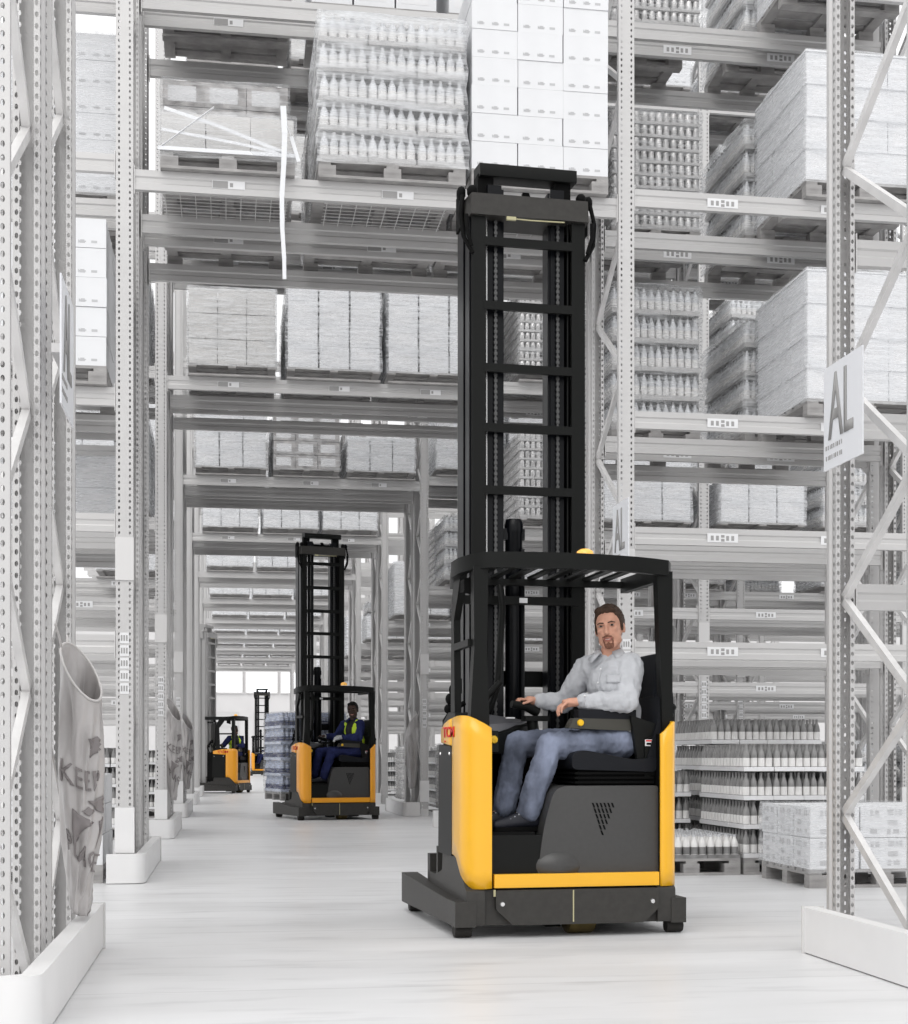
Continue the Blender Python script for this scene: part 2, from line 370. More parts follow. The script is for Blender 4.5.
# ------------------------------------------------------------------ reach truck (own axes: x across, y towards the forks, z up; origin under the tail)
def make_truck(label, loc, rz, yellow=YEL, mast=BLK, rail=BLKG, detail=True):
    T = thing('reach_truck', label, 'forklift', loc, rz, 'reach trucks in the aisle passage')
    # lower chassis with the two stepped side skirts
    m = MB()
    m.prism('y', [(-0.555, 0.07), (0.555, 0.07), (0.555, 0.265), (-0.555, 0.265)], 0.035, 0.9)
    m.box(-0.50, 0.50, 0.1, 0.85, 0.265, 0.34)
    ch = m.build('chassis', CHARC, T, bev=0.008)
    for sx in (-1, 1):
        m = MB(); m.prism('x', rounded([(0.005, 0.07), (0.005, 0.265), (0.04, 0.275), (0.10, 0.33), (0.15, 0.41), (0.20, 0.44), (0.66, 0.44), (0.68, 0.33), (0.98, 0.27), (1.05, 0.07)], 0.015, 2), sx * 0.50, sx * 0.605)
        m.build('side_skirt', CHARC, T, bev=0.006)
    # tail plate with cut lower corners
    m = MB(); m.prism('y', rounded([(-0.44, 0.265), (-0.44, 0.16), (-0.345, 0.072), (0.415, 0.072), (0.50, 0.15), (0.50, 0.265)], 0.012, 2), -0.012, 0.03)
    tp = m.build('tail_plate', CHARC, T, bev=0.005)
    for x in (-0.405, 0.464):
        m = MB(); m.lathe([(0.001, -0.022), (0.011, -0.021), (0.015, -0.014), (0.015, -0.010)], (x, 0, 0.19), 14, 'y'); m.build('reflector_stud', CHROME, tp, smooth=40)
    m = MB(); m.box(-0.003, 0.004, -0.015, -0.011, 0.085, 0.262); m.build('centre_line_tape', OLIVE, tp)
    m = MB(); m.box(-0.452, -0.441, -0.004, 0.006, 0.232, 0.268); m.build('tag', OLIVE, tp)
    # outrigger legs with caster corners
    for sx in (-1, 1):
        m = MB()
        x0, x1 = (-0.668, -0.55) if sx < 0 else (0.58, 0.668)
        m.box(x0, x1, 0.0, 0.20, 0.065, 0.205)
        if sx < 0:
            m.hexa([(-0.665, 0.18, 0.065), (-0.665, 0.18, 0.20), (-0.685, 1.62, 0.055), (-0.685, 1.62, 0.245), (-0.60, 0.18, 0.065), (-0.60, 0.18, 0.20), (-0.58, 1.62, 0.055), (-0.58, 1.62, 0.245)])
        else:
            m.hexa([(0.58, 0.18, 0.065), (0.58, 0.18, 0.20), (0.56, 1.62, 0.055), (0.56, 1.62, 0.245), (0.655, 0.18, 0.065), (0.655, 0.18, 0.20), (0.665, 1.62, 0.055), (0.665, 1.62, 0.245)])
        lg = m.build('outrigger', CHARC, T, bev=0.010)
        for y, r in ((0.09, 0.042), (1.50, 0.052)):
            m = MB(); xc = (x0 + x1) / 2
            m.lathe([(r * .5, -0.048), (r * .92, -0.048), (r, -0.036), (r, 0.036), (r * .92, 0.048), (r * .5, 0.048)], (xc, y, r), 20, 'x')
            w = m.build('wheel', RUBBER, lg, smooth=40)
        m = MB(); m.box(sx * 0.60, sx * 0.55, 1.08, 1.16, 0.20, 0.40); m.box(sx * 0.60, sx * 0.52, 0.80, 1.1, 0.22, 0.29); m.box(sx * 0.595, sx * 0.56, 0.86, 0.90, 0.29, 0.46)
        m.build('leg_bracket', CHARC, lg, bev=0.004)
    m = MB(); m.lathe([(0.05, -0.075), (0.123, -0.075), (0.13, -0.065), (0.13, 0.065), (0.123, 0.075), (0.05, 0.075)], (0.085, 0.175, 0.13), 32, 'x'); m.build('drive_wheel', DRIVEW, T, smooth=40)
    m = MB(); m.box(-0.10, -0.015, 0.2, 0.5, 0.035, 0.2); m.box(0.17, 0.40, 0.25, 0.6, 0.045, 0.2); m.build('drive_housing', DEEP, T)
    # yellow cladding, left: a plate bent round the rear corner
    def cladding(cols, name, sub=None):
        m = MB(); nz = 10; V = []
        for (x, y, b, t) in cols: V.append([m.bm.verts.new((x, y, b + (t - b) * k / nz)) for k in range(nz + 1)])
        for A, B in zip(V, V[1:]):
            for k in range(nz): m._f([A[k], B[k], B[k + 1], A[k + 1]])
        bmesh.ops.recalc_face_normals(m.bm, faces=m.bm.faces)
        o = m.build(name, yellow, T, smooth=50)
        s = o.modifiers.new('thickness', 'SOLIDIFY'); s.thickness = 0.022; s.offset = 0
        return o
    cols = [(-0.466, 0.06, 0.275, 1.155), (-0.466, 0.022, 0.275, 1.16)]
    for k in range(9):
        a = PI / 2 * k / 8; x = -0.500 - 0.108 * math.sin(a); y = 0.022 + 0.108 * (1 - math.cos(a))
        cols.append((x, y, 0.272 + 0.10 * (max(0, k - 3) / 5) ** 1.2, 1.185 + 0.045 * math.sin(min(1, k / 6) * PI / 2)))
    cols += [(-0.610, 0.17, 0.41, 1.23), (-0.611, 0.20, 0.435, 1.228), (-0.611, 0.25, 0.445, 1.225), (-0.611, 0.31, 0.45, 1.22)]
    yl = cladding(cols, 'yellow_corner_panel')
    yt = cladding([(-0.611, 0.31, 1.065, 1.22), (-0.611, 0.42, 1.07, 1.212), (-0.607, 0.54, 1.078, 1.195), (-0.600, 0.68, 1.085, 1.165)], 'yellow_corner_panel')
    text_part('maker_lettering', 'TCM', REDT, yt, (-0.6245, 0.55, 1.112), (0, -1, 0), (0, 0, 1), 0.062, 0.31, bold=0.012)
    m = MB(); m.lathe([(0.004, -0.003), (0.008, 0.0), (0.004, 0.003)], (-0.624, 0.50, 1.09), 8, 'x'); m.build('dot_mark', REDT, yt)
    # black side cover below the yellow
    m = MB(); m.prism('x', rounded([(0.325, 0.435), (0.325, 1.05), (0.34, 1.062), (0.69, 1.072), (0.71, 0.435)], 0.012, 2), -0.622, -0.57)
    sc_ = m.build('battery_side_cover', BLK, T, bev=0.006)
    m = MB()
    for y in (0.38, 0.64): m.lathe([(0.002, -0.628), (0.009, -0.626), (0.011, -0.620)], (0, y, 1.02), 10, 'x')
    m.build('cover_screw', CHROME, sc_)
    m = MB(); m.prism('x', rounded([(0.32, 1.20), (0.70, 1.155), (0.70, 1.19), (0.52, 1.26), (0.32, 1.25)], 0.02, 3), -0.60, -0.46); m.build('cowl', BLK, T, bev=0.008)
    # yellow cladding, right
    cladding([(0.520, 0.022, 0.272, 1.130), (0.545, 0.020, 0.272, 1.148), (0.585, 0.030, 0.272, 1.185), (0.608, 0.055, 0.272, 1.20), (0.616, 0.10, 0.28, 1.205), (0.618, 0.25, 0.30, 1.20), (0.618, 0.33, 0.44, 1.19)], 'yellow_corner_panel')
    m = MB(); m.prism('x', [(0.345, 0.435), (0.345, 1.15), (0.85, 1.15), (0.85, 0.435)], 0.575, 0.622); m.build('battery_side_cover', BLK, T, bev=0.006)
    m = MB(); m.box(-0.444, 0.512, 0.012, 0.05, 0.277, 0.352); m.build('yellow_sill', yellow, T, bev=0.006)
    # inside of the cab: step well, bulkhead
    m = MB(); m.box(-0.47, 0.0, 0.06, 0.75, 0.34, 0.565); m.build('step_well', BLK, T, bev=0.01)
    m = MB(); m.box(-0.45, -0.20, 0.062, 0.66, 0.565, 0.582); m.build('step_mat', DEEP, T)
    m = MB(); m.box(-0.56, 0.58, 0.74, 0.86, 0.34, 1.13); m.box(-0.57, -0.455, 0.08, 0.74, 0.34, 1.14); m.box(0.53, 0.58, 0.08, 0.74, 0.8, 1.13)
    m.build('bulkhead', DEEP, T)
    # seat hood
    m = MB()
    m.prism('y', rounded([(-0.185, 0.345), (0.522, 0.345), (0.522, 0.838), (-0.085, 0.838), (-0.155, 0.60)], [0.005, 0.005, 0.02, 0.075, 0.25], 6), 0.055, 0.74)
    bmesh.ops.bevel(m.bm, geom=[e for e in m.bm.edges if all(abs(v.co.y - 0.055) < 1e-4 for v in e.verts) and all(v.co.z > 0.36 for v in e.verts)], offset=0.045, segments=5, profile=0.5, affect='EDGES', clamp_overlap=True)
    hd = m.build('seat_hood', HOODM, T, smooth=45)
    m = MB(); m.ell((-0.065, 0.155, 0.39), (0.185, 0.135, 0.115), 30); m.build('hood_toe_bulge', HOODM, hd, smooth=180)
    # louvred triangular vent: slanting slots that shorten towards the foot
    m = MB()
    for r in range(6):
        z1 = 0.742 - r * 0.031
        for k in range(6):
            x = 0.128 + k * 0.0225 + r * 0.0100; lim = 0.262 - (0.742 - z1) * 0.36
            if x > lim - 0.006: continue
            w = 0.010
            m.hexa([(x + 0.010, 0.0525, z1 - 0.026), (x, 0.0525, z1), (x + 0.010, 0.058, z1 - 0.026), (x, 0.058, z1), (x + 0.010 + w, 0.0525, z1 - 0.026), (x + w, 0.0525, z1), (x + 0.010 + w, 0.058, z1 - 0.026), (x + w, 0.058, z1)])
    m.build('vent_grille', DEEP, hd)
    # seat
    m = MB(); m.box(0.07, 0.50, 0.14, 0.58, 0.838, 0.925)
    for k in range(3): m.box(0.05, 0.52, 0.12, 0.60, 0.850 + k * 0.026, 0.862 + k * 0.026)
    m.build('seat_suspension', DEEP, T)
    m = MB(); m.prism('y', rounded([(0.03, 0.93), (0.53, 0.915), (0.54, 1.0), (0.40, 0.985), (0.10, 1.04), (0.03, 1.02)], 0.03, 4), 0.11, 0.61); m.build('seat_cushion', SEATM, T, bev=0.022, seg=3)
    m = MB(); m.prism('y', rounded([(0.47, 0.96), (0.60, 0.95), (0.64, 1.25), (0.632, 1.39), (0.555, 1.37), (0.54, 1.2)], 0.03, 4), 0.12, 0.60)
    m.prism('y', rounded([(0.545, 1.34), (0.635, 1.36), (0.628, 1.60), (0.57, 1.605)], 0.022, 4), 0.22, 0.52)
    m.build('backrest', SEATM, T, bev=0.02, seg=3)
    m = MB(); m.box(0.09, 0.435, 0.185, 0.275, 1.215, 1.272); ar = m.build('armrest', SEATM, T, bev=0.015, seg=3)
    m = MB(); m.prism('y', rounded([(0.03, 1.165), (0.40, 1.15), (0.42, 1.215), (0.06, 1.222)], 0.01, 2), 0.182, 0.275); m.build('armrest_panel', ARMP, ar, bev=0.006)
    m = MB(); m.lathe([(0.001, 0.166), (0.016, 0.168), (0.020, 0.178), (0.020, 0.19)], (0.10, 0, 1.195), 16, 'y'); m.build('armrest_button', YBTN, ar, smooth=40)
    m = MB()
    m.prism('y', rounded([(0.39, 1.24), (0.575, 1.18), (0.575, 0.86), (0.50, 0.84), (0.43, 0.98), (0.41, 1.12)], 0.015, 3), 0.15, 0.19)
    m.prism('y', rounded([(0.47, 1.10), (0.53, 1.12), (0.54, 0.90), (0.47, 0.88)], 0.012, 3), 0.135, 0.16)
    sb = m.build('seat_side_bracket', BLK, T, bev=0.005)
    m = MB(); m.box(0.470, 0.512, 0.130, 0.136, 1.063, 1.100); wl = m.build('warning_label', LABELW, sb)
    m = MB(); m.box(0.474, 0.508, 0.1285, 0.131, 1.089, 1.097); m.build('warning_label_stripe', REDT, wl)
    m = MB(); m.box(0.478, 0.504, 0.1285, 0.131, 1.069, 1.082); m.build('warning_label_print', DEEP, wl)
    # console and controls
    m = MB(); m.hexa([(-0.45, 0.36, 1.02), (-0.45, 0.36, 1.17), (-0.45, 0.74, 1.02), (-0.45, 0.74, 1.27), (-0.34, 0.42, 1.02), (-0.34, 0.42, 1.13), (-0.02, 0.74, 1.02), (-0.02, 0.74, 1.20)])
    cs = m.build('console', BLK, T, bev=0.01)
    m = MB(); m.hexa([(-0.43, 0.375, 1.177), (-0.43, 0.375, 1.183), (-0.43, 0.73, 1.27), (-0.43, 0.73, 1.276), (-0.33, 0.43, 1.142), (-0.33, 0.43, 1.148), (-0.06, 0.73, 1.212), (-0.06, 0.73, 1.218)])
    m.build('console_cover', DASHG, cs)
    m = MB(); m.box(-0.235, -0.185, 0.575, 0.61, 1.228, 1.236); m.build('console_sticker', LABELW, cs)
    m = MB(); m.lathe([(0.001, 0.310), (0.020, 0.316), (0.024, 0.33), (0.026, 0.37)], (-0.372, 0, 1.10), 16, 'y'); m.build('stop_knob', YBTN, cs, smooth=40)
    m = MB(); m.box(-0.46, -0.345, 0.33, 0.42, 1.03, 1.15); m.build('console_end', BLK, cs, bev=0.012)
    m = MB(); m.tube([(-0.06, 0.62, 1.16), (-0.07, 0.62, 1.24)], 0.035, 12); m.tube([(-0.20, 0.60, 1.315), (-0.10, 0.62, 1.30), (-0.03, 0.63, 1.265)], [0.022, 0.028, 0.03], 10)
    m.box(-0.12, 0.03, 0.57, 0.68, 1.215, 1.245); m.build('control_lever', BLK, cs, smooth=40)
    # overhead guard
    def lerp(a, b, t): return a + (b - a) * t
    path = []
    P = [(-0.475, 0.96, 2.075), (-0.545, 0.6, 2.07), (-0.597, 0.34, 2.068), (-0.585, 0.21, 2.075), (-0.53, 0.12, 2.088), (-0.45, 0.075, 2.094)]
    for k in range(1, 8):
        t = k / 8; P.append((lerp(-0.45, 0.50, t), 0.075 - 0.045 * math.sin(PI * t), 2.094 + 0.004 * math.sin(PI * t) - 0.010 * t))
    P += [(0.50, 0.078, 2.082), (0.58, 0.10, 2.078), (0.615, 0.17, 2.072), (0.62, 0.32, 2.07), (0.62, 0.96, 2.075)]
    m = MB(); m.sweep(P, 0.045, 0.088); og = m.build('overhead_guard_rim', BLK, T, bev=0.008)
    m = MB(); m.box(-0.48, 0.62, 0.93, 0.97, 2.06, 2.10); m.build('guard_crossbar', BLK, og, bev=0.005)
    for k in range(9):
        x = -0.46 + k * 0.118
        m = MB(); m.prism('y', [(x - 0.024, 2.100), (x + 0.024, 2.100), (x + 0.024, 2.116), (x - 0.024, 2.116)], 0.07, 0.95); m.build('guard_slat', BLK, og)
    # posts
    m = MB(); m.prism('y', [(-0.565, 1.19), (-0.455, 1.17), (-0.468, 1.6), (-0.462, 2.06), (-0.545, 2.06), (-0.542, 1.6)], 0.085, 0.165); m.build('rear_post', BLK, T, bev=0.006)
    m = MB(); m.prism('y', [(0.562, 1.13), (0.620, 1.18), (0.620, 2.06), (0.528, 2.06), (0.540, 1.7)], 0.09, 0.165); m.build('rear_post', BLK, T, bev=0.006)
    m = MB(); m.prism('x', [(0.50, 1.18), (0.62, 1.18), (0.60, 1.9), (0.52, 2.05), (0.34, 2.05), (0.42, 1.93), (0.53, 1.8)], -0.565, -0.525)
    m.box(-0.565, -0.53, 0.15, 0.52, 1.62, 1.66); m.build('side_post', BLK, T, bev=0.004)
    m = MB(); m.box(-0.46, 0.29, 0.86, 0.90, 1.935, 1.985); cb = m.build('cab_crossbar', BLK, T, bev=0.004)
    m = MB(); m.box(-0.085, -0.035, 0.852, 0.861, 1.945, 1.975); m.build('crossbar_label', LABELW, cb)
    m = MB(); m.lathe([(0.045, 2.118), (0.055, 2.125), (0.055, 2.15), (0.05, 2.155)], (0.163, 0.30, 0), 20); bc = m.build('beacon_base', LABELW, T, smooth=40)
    m = MB(); m.lathe([(0.05, 2.155), (0.052, 2.17), (0.046, 2.19), (0.025, 2.203), (0.001, 2.206)], (0.163, 0.30, 0), 20); m.build('beacon_lens', AMBER, bc, smooth=60)
    m = MB(); m.tube([(0.635, 0.14, 1.20), (0.635, 0.14, 1.27)], 0.018, 10); m.ell((0.635, 0.14, 1.285), (0.026, 0.026, 0.024), 12); m.ell((0.622, 0.13, 1.24), (0.02, 0.02, 0.02), 10); m.build('post_knob', BLK, T, smooth=50)
    # mirror and hose cluster beside the left post
    m = MB(); m.tube([(-0.50, 0.62, 1.24), (-0.515, 0.75, 1.30), (-0.52, 0.80, 1.40)], 0.012, 8); m.box(-0.505, -0.475, 0.72, 0.78, 1.38, 1.47); m.ell((-0.515, 0.80, 1.405), (0.024, 0.03, 0.035), 12); m.ell((-0.53, 0.82, 1.35), (0.026, 0.03, 0.035), 12); m.ell((-0.535, 0.83, 1.29), (0.028, 0.03, 0.03), 12)
    m.tube([(-0.42, 0.9, 1.33), (-0.50, 0.88, 1.29), (-0.55, 0.86, 1.22), (-0.56, 0.80, 1.12)], 0.016, 8)
    m.build('hose_bundle', DEEP, T, smooth=50)
    # work lamp under the guard
    m = MB(); m.hexa([(-0.575, 0.2, 1.93), (-0.575, 0.2, 2.0), (-0.575, 0.3, 1.93), (-0.575, 0.3, 2.0), (-0.52, 0.2, 1.90), (-0.52, 0.2, 2.02), (-0.52, 0.3, 1.93), (-0.52, 0.3, 2.0)]); m.build('work_lamp', DEEP, T)
    # ---------------- mast
    Z = 4.46
    for sx in (-1, 1):
        m = MB(); m.box(sx * 0.276, sx * 0.362, 0.95, 0.975, 0.30, Z); pl = m.build('mast_outer_plate', mast, T, bev=0.003)
        m = MB(); m.ribbon('z', [(sx * 0.30, 0.985), (sx * 0.372, 0.985), (sx * 0.372, 1.10), (sx * 0.345, 1.10), (sx * 0.345, 1.13), (sx * 0.378, 1.13), (sx * 0.378, 1.30), (sx * 0.31, 1.30)], sx * 0.012, 0.10, Z); m.build('mast_channel', rail, T)
        m = MB(); m.ribbon('z', [(sx * 0.158, 1.02), (sx * 0.246, 1.02), (sx * 0.246, 1.16), (sx * 0.158, 1.16)], sx * 0.014, 0.14, Z + 0.10)
        m.box(sx * 0.142, sx * 0.156, 1.03, 1.15, 0.14, Z + 0.08); m.build('mast_inner_rail', rail, T)
        m = MB(); m.ribbon('z', [(sx * 0.255, 1.20), (sx * 0.325, 1.20), (sx * 0.325, 1.29), (sx * 0.255, 1.29)], sx * 0.012, 0.12, Z + 0.04); m.build('mast_middle_rail', rail, T)
        m = MB()
        for k in range(int(Z / 0.034)):
            z = 0.2 + k * 0.034
            if z > Z: break
            m.box(sx * 0.200 - 0.010, sx * 0.200 + 0.010, 0.998, 1.012, z, z + 0.018); m.box(sx * 0.200 - 0.006, sx * 0.200 + 0.006, 1.002, 1.010, z + 0.016, z + 0.036)
        m.build('lift_chain', CHAINM, T)
        m = MB(); m.tube([(sx * 0.262, 0.992, 0.3), (sx * 0.262, 0.992, Z)], 0.006, 6); m.build('mast_pipe', CHROME if sx < 0 else mast, T)
    for z in (4.185, 3.79, 3.405, 3.035, 2.65):
        m = MB(); m.box(-0.29, 0.29, 0.948, 0.972, z - 0.026, z + 0.026); m.build('mast_crossbar', mast, T, bev=0.004)
    for z in (0.55, 1.5): 
        m = MB(); m.box(-0.30, 0.30, 1.24, 1.29, z - 0.05, z + 0.05); m.build('mast_crossbar', mast, T)
    # crosshead and top bar
    m = MB(); m.hexa([(-0.375, 0.92, 4.335), (-0.368, 0.92, 4.465), (-0.40, 1.20, 4.335), (-0.40, 1.20, 4.475), (0.378, 0.92, 4.335), (0.372, 0.92, 4.465), (0.40, 1.20, 4.335), (0.40, 1.20, 4.475)])
    chd = m.build('mast_crosshead', mast if mast is not BLK else CHARC, T, bev=0.008)
    for sx in (-1, 1):
        m = MB(); m.box(sx * 0.395, sx * 0.41, 1.05, 1.2, 4.30, 4.52); m.ell((sx * 0.41, 1.05, 4.50), (0.03, 0.05, 0.045), 10); m.ell((sx * 0.35, 1.0, 4.50), (0.035, 0.04, 0.04), 10); m.tube([(sx * 0.41, 1.0, 4.47), (sx * 0.43, 0.97, 4.34), (sx * 0.415, 0.95, 4.20), (sx * 0.36, 0.94, 4.10)], 0.014, 8)
        m.tube([(sx * 0.40, 0.93, 4.33), (sx * 0.40, 0.925, 4.24), (sx * 0.37, 0.93, 4.14)], 0.012, 8)
        m.build('hose_sheave', DEEP, chd, smooth=50)
    m = MB(); m.tube([(-0.12, 0.93, 4.325), (0.0, 0.92, 4.318), (0.22, 0.92, 4.322)], 0.004, 6); m.box(-0.15, -0.09, 0.915, 0.935, 4.312, 4.332); m.build('head_tag', OLIVE, chd)
    m = MB(); m.prism('x', rounded([(1.02, 4.615), (1.02, 4.695), (1.20, 4.715), (1.20, 4.63)], 0.01, 2), -0.295, 0.33); tb = m.build('mast_top_bar', mast, T, bev=0.004)
    m = MB()
    for sx in (-1, 1):
        m.box(sx * 0.20, sx * 0.30, 1.06, 1.18, 4.44, 4.64)
    m.box(-0.28, 0.28, 1.14, 1.18, 4.47, 4.53); m.prism('y', [(0.03, 4.46), (0.08, 4.46), (0.04, 4.56), (0.0, 4.56)], 1.1, 1.14)
    m.build('mast_top_bracket', DEEP, tb)
    # hydraulic cylinder in the mast's middle
    m = MB(); m.lathe([(0.055, 0.3), (0.055, 2.40), (0.06, 2.41), (0.06, 2.46), (0.05, 2.49), (0.01, 2.49)], (-0.065, 1.08, 0), 18); m.box(-0.135, 0.0, 1.05, 1.12, 2.36, 2.43)
    m.tube([(-0.02, 1.03, 0.5), (-0.02, 1.03, 2.3)], 0.014, 8); m.build('lift_cylinder', BLKG, T, smooth=40)
    m = MB(); m.tube([(-0.30, 0.80, 1.25), (-0.25, 0.75, 1.42), (-0.22, 0.74, 1.9), (-0.22, 0.80, 2.04)], 0.022, 8); m.tube([(-0.40, 0.72, 1.26), (-0.33, 0.70, 1.36), (-0.24, 0.72, 1.45)], 0.02, 8)
    m.build('cab_grab_rail', BLK, T, smooth=50)
    # fork carriage and forks, lowered
    m = MB(); m.box(-0.40, 0.40, 1.34, 1.38, 0.28, 0.38); m.box(-0.40, 0.40, 1.34, 1.38, 0.62, 0.72)
    for sx in (-1, 1): m.box(sx * 0.30, sx * 0.24, 1.30, 1.36, 0.2, 0.9)
    m.build('fork_carriage', mast, T, bev=0.005)
    for sx in (-1, 1):
        m = MB(); m.prism('x', [(1.39, 0.74), (1.39, 0.18), (2.52, 0.20), (2.52, 0.215), (1.43, 0.235), (1.43, 0.74)], sx * 0.30, sx * 0.18); m.build('fork', mast, T)
    return T

# ------------------------------------------------------------------ seated driver, in the truck's axes
def fold_fn(amp, f, st=(1, 1, 1), ph=0.0):
    def g(co):
        p = Vector((co.x * f * st[0] + ph, co.y * f * st[1], co.z * f * st[2]))
        a = noise.noise(p); b = noise.noise(p * 2.3 + Vector((7, 3, 1)))
        return amp * (-(abs(a)) * 1.3 + 0.45 + 0.35 * b)
    return g
V3 = Vector
# joints
CH = dict(pel=V3((.36, .38, 1.10)), waist=V3((.375, .385, 1.25)), chest=V3((.365, .40, 1.425)), neck=V3((.345, .405, 1.592)), head=V3((.340, .385, 1.757)),
          hipN=V3((.37, .275, 1.085)), kneeN=V3((-.055, .265, 1.065)), ankN=V3((-.205, .20, .705)),
          hipF=V3((.35, .475, 1.09)), kneeF=V3((-.19, .52, 1.075)), ankF=V3((-.285, .43, .72)),
          shN=V3((.428, .285, 1.525)), elN=V3((.375, .17, 1.318)), wrN=V3((.115, .245, 1.318)),
          shF=V3((.250, .53, 1.522)), elF=V3((.13, .64, 1.33)), wrF=V3((-.02, .645, 1.335)))
FD = V3((-.50, -.86, -.05)).normalized()
RT = FD.cross(V3((0, 0, 1))).normalized()          # the person's left in world terms is -RT
UPV = RT.cross(FD).normalized()
HS = 1.06                                          # head scale; the head leans a little to its own left
_q = Matrix.Rotation(math.radians(7), 3, FD)
RT, UPV = (_q @ RT), (_q @ UPV)
def Hd(a, b, c): return CH['head'] + (RT * a + FD * b + UPV * c) * HS
HM = Matrix((RT, FD, UPV)).transposed() * HS

def finger(mb, root, dirs, L, r):
    p = V3(root); pts = [p.copy()]
    for d, l in zip(dirs, L): p = p + V3(d).normalized() * l; pts.append(p.copy())
    for k in range(len(pts) - 1): mb.cap(pts[k], pts[k + 1], r * (1 - .08 * k), r * (1 - .08 * (k + 1)), 8)

def make_body():
    m = MB(); J = CH
    # trunk, limbs (under the clothes), neck
    m.ell(J['pel'], (.15, .16, .12), 16); m.ell(J['waist'], (.12, .15, .16), 16); m.ell(J['chest'], (.125, .17, .17), 16)
    m.cap(J['chest'] + V3((0, 0, .1)), J['neck'], .085, .058); m.cap(J['neck'] - V3((0, 0, .03)), Hd(0, -.012, -.06), .058, .054)
    for s in 'NF':
        m.cap(J['hip' + s], J['knee' + s], .075, .052); m.cap(J['knee' + s], J['ank' + s], .05, .036)
        m.cap(J['ank' + s] + V3((.03, .01, -.03)), J['ank' + s] + V3((-.08, -.015, -.065)), .032, .026)
        m.cap(J['sh' + s], J['el' + s], .048, .038); m.cap(J['el' + s], J['wr' + s], .036, .026)
        m.cap(J['chest'] + V3((0, 0, .07)), J['sh' + s], .07, .055)
    # head: skull, jaw, brow, nose, ears
    m.ell(Hd(0, -.012, .032), (.077, .094, .096), 20, HM); m.ell(Hd(0, .018, -.022), (.068, .067, .090), 18, HM)
    m.cap(Hd(-.034, .026, -.070), Hd(.034, .026, -.070), .033, .033); m.cap(Hd(-.018, .050, -.090), Hd(.018, .050, -.090), .027, .027); m.ell(Hd(0, .060, -.098), (.026, .022, .021), 12, HM)
    m.cap(Hd(-.034, .076, .028), Hd(.034, .076, .028), .0125, .0125)
    m.cap(Hd(0, .082, .018), Hd(0, .104, -.026), .0075, .0125); m.ell(Hd(0, .096, -.032), (.017, .013, .010), 10, HM)
    for sx in (-1, 1):
        m.ell(Hd(sx * .037, .066, -.012), (.021, .017, .017), 10, HM); m.ell(Hd(sx * .076, -.008, -.008), (.011, .020, .032), 10, HM)
        m.ell(Hd(sx * .046, .028, -.058), (.018, .03, .035), 10, HM)
    m.ell(Hd(0, .078, -.058), (.026, .015, .016), 10, HM)
    # near hand: palm over the end of the armrest, fingers hanging down over it
    w = J['wrN']; palm = w + V3((-.060, .010, -.006)); m.cap(w, palm, .026, .028); 
    pm = Matrix.Rotation(0.25, 3, 'Y'); m.ell(palm, (.046, .040, .017), 14, pm)
    for k in range(4):
        y = -.034 + k * .0225; root = palm + V3((-.030, y, -.006)); L = [(.030, .024, .018), (.036, .027, .021), (.034, .026, .020), (.028, .020, .016)][3 - k]
        finger(m, root, [(-.72, (k - 1.5) * .10, -.55), (-.30, (k - 1.5) * .04, -1), (.12, 0, -1)], L, .0092)
    finger(m, palm + V3((.012, .036, -.008)), [(-.6, .55, -.5), (-.8, .15, -.6)], (.034, .028), .0105)
    # far hand: closed round the lever grip
    w = J['wrF']; palm = w + V3((-.060, -.002, .004)); m.cap(w, palm, .025, .027); m.ell(palm, (.044, .038, .020), 14)
    for k in range(4):
        y = -.032 + k * .021; root = palm + V3((-.034, y, .004)); L = [(.028, .022, .018), (.034, .026, .020), (.033, .026, .020), (.027, .020, .016)][k]
        finger(m, root, [(-1, 0, .10), (-.55, 0, -.85), (.35, 0, -1)], L, .0090)
    finger(m, palm + V3((.004, -.034, -.004)), [(-.7, -.5, -.25), (-1, .1, -.25)], (.034, .028), .0105)
    return remesh(m, 'person_body', .0052, 3, None, [SKIN])

def make_shirt():
    m = MB(); J = CH
    m.ell(J['pel'] + V3((.005, 0, .07)), (.165, .180, .13), 18); m.ell(J['waist'], (.148, .178, .17), 18); m.ell(J['chest'], (.145, .190, .165), 18)
    sd = (J['shN'] - J['shF']).normalized()
    m.cap(J['shF'] + sd * .03, J['shN'] - sd * .03, .080, .080); m.cap(J['chest'] + V3((0, 0, .08)), J['neck'] - V3((0, 0, .030)), .108, .068)
    for s in 'NF':
        m.cap(J['sh' + s] + V3((0, 0, .0)), J['el' + s], .079, .063); m.cap(J['el' + s], J['wr' + s] + (J['el' + s] - J['wr' + s]) * .06, .062, .043)
        m.cap(J['chest'] + V3((0, 0, .03)), J['sh' + s], .10, .08)
    f1 = fold_fn(.015, 11, (1.3, 1.3, .8)); f2 = fold_fn(.006, 25, (1.2, 1.2, .7), 5)
    return remesh(m, 'shirt', .0085, 3, lambda c: f1(c) + f2(c), [SHIRT])

